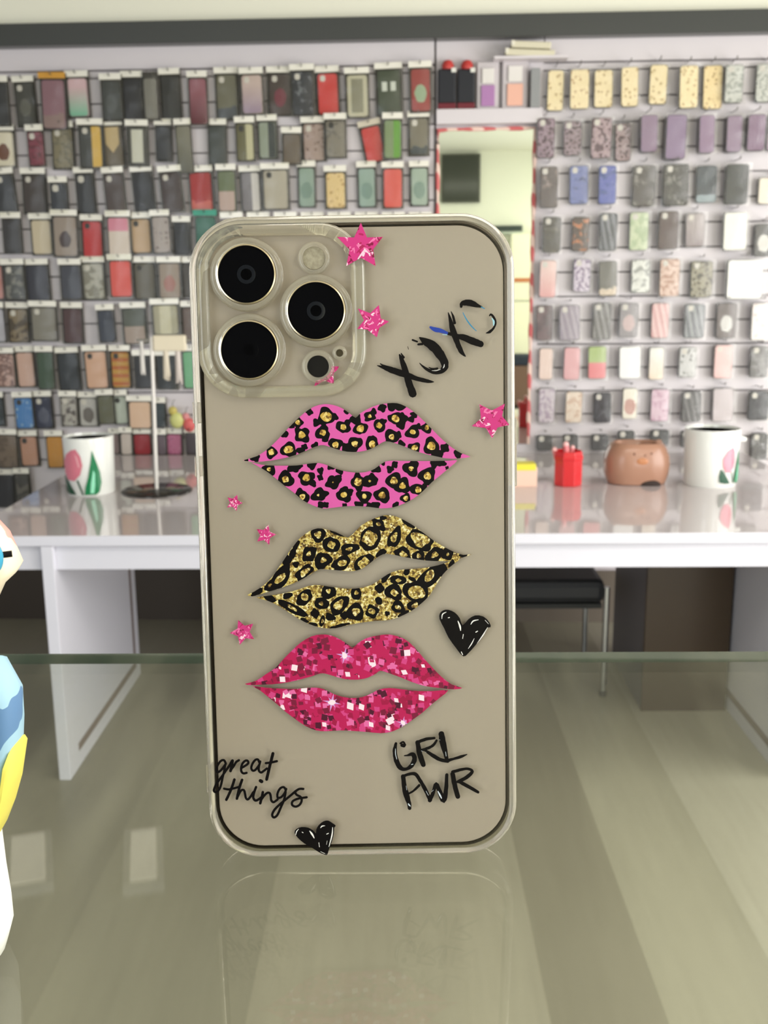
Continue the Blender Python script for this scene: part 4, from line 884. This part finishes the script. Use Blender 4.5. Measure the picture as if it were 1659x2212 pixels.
for i in range(880):
    X, Y = rnd.uniform(140, 1430), rnd.uniform(105, 705)
    mi = rnd.choices(range(7), (15, 22, 20, 11, 15, 17, 2.2))[0]
    ly.append((sqp(X, Y, rnd.uniform(14, 29), rnd.gauss(PI/4, .28), rnd.uniform(.7, 1.1)), mi))
for X, Y, s in ((360,380,24),(1105,222,26),(1088,338,24),(750,350,22),(765,540,32),(832,545,26),(1190,490,26),(990,670,22),(610,650,20),(890,650,22),(1040,505,20),(400,480,18),(345,312,12),(1200,300,16)):
    ly.append((sqp(X, Y, s, PI/4+rnd.uniform(-.3, .3), rnd.uniform(.7, 1)), 6))
for X, Y, s in ((730,238,1), (655,518,1.1), (1080,640,.8)):
    for k in range(8):
        a = k*PI/4+.2; l = (52 if k % 2 == 0 else 34)*s
        ly.append(([(X+9*s*math.cos(a+H_), Y+9*s*math.sin(a+H_)), (X+l*math.cos(a), Y+l*math.sin(a)), (X+9*s*math.cos(a-H_), Y+9*s*math.sin(a-H_))], 7))
    ly.append((blobp(X, Y, 17*s, rnd, 1.2, 10, .1), 6))
decal('lip_print', [spline(up, 2), spline(lo, 2)], ly, mm, tf, label='magenta glitter lips')
# stars
ms = [mat('star_magenta', (206, 54, 128), .35), mat('star_crimson', (176, 30, 88), .35), mat('star_rose', (234, 120, 172), .35), mat('star_blush', (250, 206, 222), .35), mat('star_wine', (132, 18, 62), .35)]
def star(poly, tf, rnd, z=.00006, label=None):
    x0, x1, y0, y1 = bb(poly); w = x1-x0; ly = []
    for i in range(90):
        X, Y = rnd.uniform(x0, x1), rnd.uniform(y0, y1); v = (Y-y0)/(y1-y0)
        cxx = abs((X-x0)/w-.5)
        mi = rnd.choices((0, 1, 2, 3, 4), (3, 3.2, 2.4+v*2, .7+6*max(0, v-.3)*max(0, .45-cxx)*6, 1.6))[0]
        s = w*rnd.uniform(.018, .05)
        ly.append((stroke([(X, Y, s), (X+s*rnd.uniform(-2, 2), Y+s*rnd.uniform(-2, 2), s*1.2), (X+s*rnd.uniform(-3, 3), Y+s*rnd.uniform(.5, 3), s*.5)], .05, 2, rnd), mi))
    decal('star_print', [poly], ly, ms, tf, z, label)
rnd = random.Random(2)
c2 = crop(700, 440, 3.7705)
star([(300,155),(350,275),(480,270),(400,372),(420,508),(300,440),(180,508),(208,375),(105,270),(245,275)], c2, rnd, .00142, 'largest pink star, at the camera frame')
star([(447,825),(462,935),(530,960),(452,1010),(430,1088),(350,1025),(270,1018),(326,950),(275,853),(375,892)], c2, rnd, .00142, 'pink star beside the camera frame')
star([(905,370),(1095,375),(1050,460),(955,545),(950,650),(972,845),(830,775),(705,735),(560,830),(460,895),(500,735),(690,690),(810,600),(880,500)], crop(640, 760, 11.85), rnd, .00009, 'cut pink star under the depth sensor')
star([(425,222),(640,330),(870,440),(1110,320),(1335,200),(1285,420),(1235,640),(1500,960),(1080,1050),(985,1240),(880,1440),(765,1250),(660,1075),(150,1005),(480,730),(455,480)], crop(1010, 860, 16.59), rnd, .0001, 'pink star at the right edge of the case')
def star5(cx, cy, R, a0, rnd, label):
    P = []
    for k in range(10):
        r = R if k % 2 == 0 else R*.5; a = a0+k*PI/5
        P.append((cx+r*math.sin(a), cy-r*math.cos(a)))
    star(P, lambda x, y: (x, y), rnd, .00006, label)
star5(506, 1086, 18.5, .35, rnd, 'smallest pink star, left of the pink lips')
star5(573.5, 1155.5, 23, .27, rnd, 'small pink star above the gold lips')
star5(525, 1365.5, 28.5, -.38, rnd, 'pink star left of the magenta lips')
# hearts and lettering
rnd = random.Random(6)
h1 = [(1300,650),(1320,632),(1350,628),(1390,645),(1420,680),(1435,722),(1470,685),(1510,662),(1560,668),(1595,702),(1604,732),(1585,736),(1562,780),(1515,838),(1470,888),(1440,907),(1400,862),(1352,795),(1325,738),(1298,684)]
def hl(pts, w): return (stroke([(a, b, w*(1 if 0 < i < len(pts)-1 else .4)) for i, (a, b) in enumerate(pts)], .1, 3, rnd), 1)
decal('heart_print', [spline(h1, 2)], [hl([(1312,682),(1316,655),(1338,642)], 7), hl([(1350,676),(1358,674)], 12), hl([(1408,696),(1420,726),(1424,752)], 11), hl([(1485,715),(1500,695),(1530,688)], 8), hl([(1585,735),(1560,778),(1520,835)], 9), hl([(1515,762),(1525,756)], 14), hl([(1440,775),(1436,800)], 9), hl([(1428,880),(1436,896)], 12), hl([(1505,800),(1490,830),(1470,860)], 6), hl([(1570,690),(1590,712)], 6)], [m_ink, m_white], crop(480, 1090, 2.765), .00008, 'large black heart')
h2 = [(1055,1165),(1075,1125),(1130,1105),(1200,1112),(1250,1140),(1280,1172),(1285,1130),(1310,1085),(1360,1045),(1410,1037),(1450,1060),(1490,1090),(1474,1112),(1470,1180),(1445,1270),(1415,1350),(1395,1402),(1320,1375),(1240,1325),(1160,1280),(1090,1220)]
decal('heart_print', [spline(h2, 2)], [hl([(1068,1190),(1076,1155),(1098,1128)], 10), hl([(1134,1158),(1146,1166)], 16), hl([(1215,1148),(1240,1180),(1262,1222)], 20), hl([(1330,1115),(1345,1096),(1375,1092)], 12), hl([(1456,1110),(1450,1195),(1418,1312)], 14), hl([(1395,1180),(1412,1172)], 22), hl([(1312,1270),(1318,1315)], 14), hl([(1330,1365),(1375,1385)], 10), hl([(1400,1250),(1392,1290)], 8)], [m_ink, m_white], crop(420, 1560, 4.88), .00008, 'small black heart')
def lettering(name, strokes, tf, extra=(), mats=None, jit=.05, label=None, z=.00009):
    polys = [stroke(s, jit, 4, rnd) for s in strokes]
    decal(name, polys + [e[0] for e in extra if e[1] != 1], [(p, 0) for p in polys] + list(extra), mats or [m_ink, m_white], tf, z, label)
def W(w, *pts): return [(a, b, w) for a, b in pts]
gt = [W(31,(190,335),(165,292),(118,302),(75,360),(48,430),(68,470),(112,448),(160,392),(192,345)), W(31,(182,360),(166,460),(142,560),(115,680),(75,752),(28,765),(15,735),(40,670),(95,585),(150,510),(205,430)),
 W(33,(205,430),(250,365),(285,300)), W(38,(292,298),(280,375),(262,452)), W(31,(265,440),(310,380),(345,320),(388,292)),
 W(31,(428,405),(480,375),(526,338),(520,302),(482,300),(442,340),(422,400),(425,458),(455,488),(502,480)),
 W(31,(690,320),(672,282),(632,288),(590,345),(572,410),(598,448),(640,430),(688,365),(706,310)), W(31,(700,330),(684,400),(688,452),(720,475),(762,448),(805,415)),
 W(40,(896,190),(872,285),(838,420),(802,578)), W(31,(790,335),(870,325),(955,306)),
 W(36,(320,580),(285,690),(242,795),(200,882)), W(30,(165,716),(240,728),(325,708),(395,688)), W(36,(435,585),(400,685),(374,790),(358,865)), W(31,(368,840),(418,745),(462,740),(480,795),(490,850),(520,878),(565,830),(600,770)),
 W(33,(644,692),(612,780),(602,850),(634,894),(682,876),(720,848)), W(46,(708,598),(728,610)), W(35,(745,768),(728,850),(706,935)), W(31,(722,880),(788,795),(840,778),(862,825),(870,888),(905,918),(965,878)),
 W(31,(1088,740),(1058,695),(1005,712),(965,785),(968,850),(1020,842),(1070,782),(1094,720)), W(32,(1085,765),(1062,880),(1012,1000),(962,1108),(912,1146),(884,1108),(920,1030),(1005,945),(1090,875),(1180,800),(1245,745)),
 W(31,(1350,720),(1285,722),(1232,765),(1250,808),(1312,842),(1324,900),(1290,960),(1232,984),(1182,958),(1190,905),(1262,868),(1330,855),(1400,845))]
gt = [[(a, b, c*1.14) for a, b, c in q] for q in gt]
lettering('lettering', gt, crop(460, 1600, 6.9125), jit=.03, label='black script reading great things')
c5 = crop(800, 640, 5.53)
bl = mat('print_blue', (34, 62, 158), .3); cy = mat('print_cyan', (40, 132, 172), .3); pcy = mat('print_pale_cyan', (158, 204, 216), .3)
xo = [[(85,828,10),(140,845,34),(250,880,72),(400,930,78),(560,985,56),(690,1015,44),(755,1023,12)], [(118,805,10),(170,835,30),(260,865,40)], [(350,700,22),(385,790,62),(430,930,78),(470,1060,86),(508,1165,92)], [(368,682,12),(395,730,34)],
 [(590,495,18),(650,535,84),(735,585,112),(815,670,112),(872,760,100),(890,840,84),(845,895,60),(765,905,52),(685,878,38),(625,835,22),(588,798,8)], [(505,522,24),(560,542,20)], [(572,575,24),(620,570,30)], [(700,850,10),(740,866,20),(800,862,24)], [(446,600,6),(456,632,8)],
 [(930,195,10),(955,280,40),(985,400,72),(1030,530,66),(1080,650,56),(1118,700,30),(1138,718,10)], [(965,182,8),(990,245,28),(1008,320,32)], [(1040,478,56),(1120,495,78),(1220,535,86),(1318,572,76)], [(925,445,34),(965,452,44)],
 [(1085,125,30),(1092,92,50),(1140,75,72),(1200,82,80),(1270,108,52),(1330,128,20)], [(1425,232,16),(1442,216,24),(1480,262,28),(1497,320,22),(1472,380,26),(1425,425,34),(1382,440,8)]]
ex = [(stroke([(718,370,26),(770,395,52),(840,412,50),(915,438,30)], .06, 4, rnd), 2), (stroke([(1106,195,8),(1150,280,14),(1210,360,14),(1266,414,8)], .06, 4, rnd), 3), (stroke([(1325,128,12),(1364,148,10)], .06, 4, rnd), 3), (stroke([(1452,262,10),(1474,300,22),(1472,345,14)], .06, 4, rnd), 4),
 (stroke([(862,456,6),(915,460,10)], .06, 4, rnd), 4), (stroke([(735,888,3),(790,888,7),(838,872,4)], .06, 4, rnd), 1), (stroke([(884,812,4),(880,840,10),(868,860,4)], .06, 4, rnd), 1)]
lettering('lettering', xo, c5, ex, [m_ink, m_white, bl, cy, pcy], .07, 'black brushed letters reading XOXO')
c7 = crop(760, 1560, 4.366)
gp = [[(502,215,22),(486,186,18),(458,200,18)], [(474,218,34),(490,222,36)], [(416,200,24),(405,270,40),(420,360,46),(458,430,44),(512,443,30),(566,405,42),(592,345,46),(572,302,40),(530,312,20),(495,316,10)],
 [(620,190,42),(640,300,52),(675,402,44)], [(620,188,30),(700,160,30),(778,150,24)], [(800,172,20),(762,222,26),(692,255,28),(650,265,24)], [(690,265,24),(760,312,36),(830,352,36),(905,370,30)], [(845,112,56),(860,200,58),(885,300,42),(896,362,36)], [(890,366,34),(960,346,24),(1030,325,28),(1086,304,8)],
 [(484,512,44),(494,600,44),(515,690,56),(540,765,40),(545,812,34)], [(480,512,28),(540,490,28),(600,490,34),(640,545,34),(680,612,36),(718,690,36),(740,735,36)], [(635,596,26),(585,645,20),(540,672,18)], [(735,738,38),(770,660,34),(795,582,34),(830,660,46),(866,742,48),(888,640,40),(896,496,30)],
 [(950,490,44),(970,590,46),(1000,702,44)], [(950,470,30),(1020,450,28),(1092,440,24),(1136,464,30),(1082,520,36),(1000,562,28)], [(1010,560,30),(1090,602,36),(1190,660,28)]]
def hw_(w, *pts): return (stroke([(a, b, w*(1 if 0 < i < len(pts)-1 else .5)) for i, (a, b) in enumerate(pts)], .1, 3, rnd), 1)
lettering('lettering', gp, c7, [hw_(16, (812,652), (832,690), (846,718)), hw_(14, (532,768), (540,780), (552,792)), hw_(14, (562,400), (576,396)), hw_(9, (884,280), (890,320)), hw_(7, (412,250), (412,300), (424,350)), hw_(7, (700,650), (722,690)), hw_(6, (512,600), (518,640)), hw_(7, (820,165), (832,168)), hw_(6, (742,665), (770,640)), hw_(6, (1005,590), (1050,606)), hw_(6, (655,270), (700,285))], [m_ink, mat('print_blue_white', (206, 214, 222), .3)], .08, 'black painted letters reading GRL PWR')

# ------------------------------------------------------------------ toy at the left edge of the counter
p = on_z(4, 2056, GZ)
t = thing('soft_toy', 'soft toy in light blue with yellow hem at the left edge of the glass', 'toy', (0, 0, 0))
yd = p.y
def at(px, py): return on_y(px, py, yd)
def slab(name, pts, depth, m, parent, off=0):
    bm = bmesh.new(); P = [at(*q) for q in pts]
    c = Vector((sum(v.x for v in P)/len(P), 0, sum(v.z for v in P)/len(P)))
    def ringy(s, y): return [(c.x+(v.x-c.x)*s, yd+off+y, c.z+(v.z-c.z)*s) for v in P]
    loft(bm, [ringy(.72, -depth*.5), ringy(.92, -depth*.38), ringy(1, -depth*.1), ringy(1, depth*.1), ringy(.92, depth*.38), ringy(.72, depth*.5)])
    return build(name, bm, m, parent, smooth=True, angle=70)
mb = mat('toy_light_blue', (150, 190, 214), .6); n = N(mb); vec, x = n.obj()
n.put(n.n['Principled BSDF'].inputs['Base Color'], n.mix(n.step(n.noise(vec, 60, 2), .55), lin((158, 196, 216)), lin((92, 130, 172))))
m_yel = mat('toy_yellow', (226, 214, 96), .6)
slab('body', [(-160,1415),(0,1420),(38,1488),(42,1560),(40,1620),(24,1700),(0,1762),(-160,1790)], .012, mb, t)
slab('hem', [(39,1596),(46,1606),(34,1690),(18,1748),(-2,1800),(-60,1830),(-60,1806),(-6,1778),(12,1722),(30,1660)], .013, m_yel, t)
slab('head', [(-160,1080),(-20,1120),(8,1150),(26,1190),(40,1222),(30,1240),(0,1268),(-60,1400),(-160,1440)], .012, pattern('floral', (236, 222, 196), (222, 160, 150), 3, .5), t)
bm = bmesh.new(); c = at(20, 1184); blob(bm, (c.x, yd-.008, c.z), .0023, .7, 1, 1.35); build('bead', bm, mat('bead_cyan', (60, 160, 196), .15, coat=.5), t, smooth=True)
c2_ = at(45, 1183); bm = bmesh.new(); tube(bm, [(c.x, yd-.006, c.z), (c2_.x, yd-.005, c2_.z)], .0007, 8); build('bead_cord', bm, m_ink, t)
slab('foot', [(-120,1790),(-10,1800),(0,1880),(12,1950),(18,2008),(6,2056),(-120,2070)], .012, mat('toy_white', (240, 240, 236), .6), t)

# ------------------------------------------------------------------ light
def glow_panel(x, y, w, l, label, s, rz=0):  # added glowing panels, turned so their reflections make upright patches in the glass
    t = thing('glow_panel', label, 'light', (x, y, 2.75), rz, group='glowing panels added on the ceiling')
    build('panel_rim', BX(-w/2-.02, w/2+.02, -l/2-.02, l/2+.02, -.03, -.0005), mat('glow_panel_rim', (230, 230, 225), .5), t)
    build('panel_face', BX(-w/2, w/2, -l/2, l/2, -.036, -.0302), mat('glow_panel_face', (255, 248, 230), .5, emit=s), t)
def up_from(px, py):
    q = on_z(px, py, GZ); d = ray(px, py).normalized(); d.z = -d.z
    return q + d*((2.714-q.z)/d.z)
a, b = up_from(309, 1790), up_from(309, 1895); glow_panel((a.x+b.x)/2, (a.y+b.y)/2, .07, (a-b).length, 'glowing panel added on the ceiling, reflected in the glass left of the phone', 1.1, math.atan2(-(b.x-a.x), b.y-a.y))
a, b = up_from(60, 1800), up_from(60, 1900); glow_panel((a.x+b.x)/2, (a.y+b.y)/2, .09, (a-b).length, 'glowing panel added on the ceiling, reflected at the far left of the glass', .9, math.atan2(-(b.x-a.x), b.y-a.y))
def area(name, locv, rot, sx, sy, power, col):
    l = bpy.data.lights.new(name, 'AREA'); l.shape = 'RECTANGLE'; l.size = sx; l.size_y = sy; l.energy = power; l.color = col
    o = bpy.data.objects.new(name, l); C.objects.link(o); o.location = locv; o.rotation_euler = rot; return o
area('daylight_shop_front', (-2.3, -2.3, 1.6), (PI/2, 0, -.5), 2.0, 2.0, 52, (.88, .94, 1.0))
area('daylight_side_window', (3.1, 1.2, 1.3), (PI/2, 0, PI/2), 3.6, 2.1, 165, (1.0, .98, .95))
area('daylight_shop_entrance', (2.0, -2.2, .95), (PI/2, 0, .35), 1.2, 1.7, 26, (.90, .93, 1.0))
area('ceiling_lamp_room', (.6, .9, 2.70), (0, 0, 0), 1.6, 1.0, 30, (1.0, .95, .86))
area('front_wall_fill', (1.6, -1.3, 2.70), (0, 0, 0), 1.2, .6, 20, (1.0, .97, .9))  # added fill that brightens the wall the mirror shows
w = bpy.data.worlds.new('daylight'); bpy.context.scene.world = w; w.use_nodes = True
w.node_tree.nodes['Background'].inputs[0].default_value = (.95, .96, 1.0, 1); w.node_tree.nodes['Background'].inputs[1].default_value = .35

vs = bpy.context.scene.view_settings
vs.view_transform = 'Standard'; vs.look = 'None'; vs.gamma = 1; vs.use_curve_mapping = False; vs.exposure = 0.08
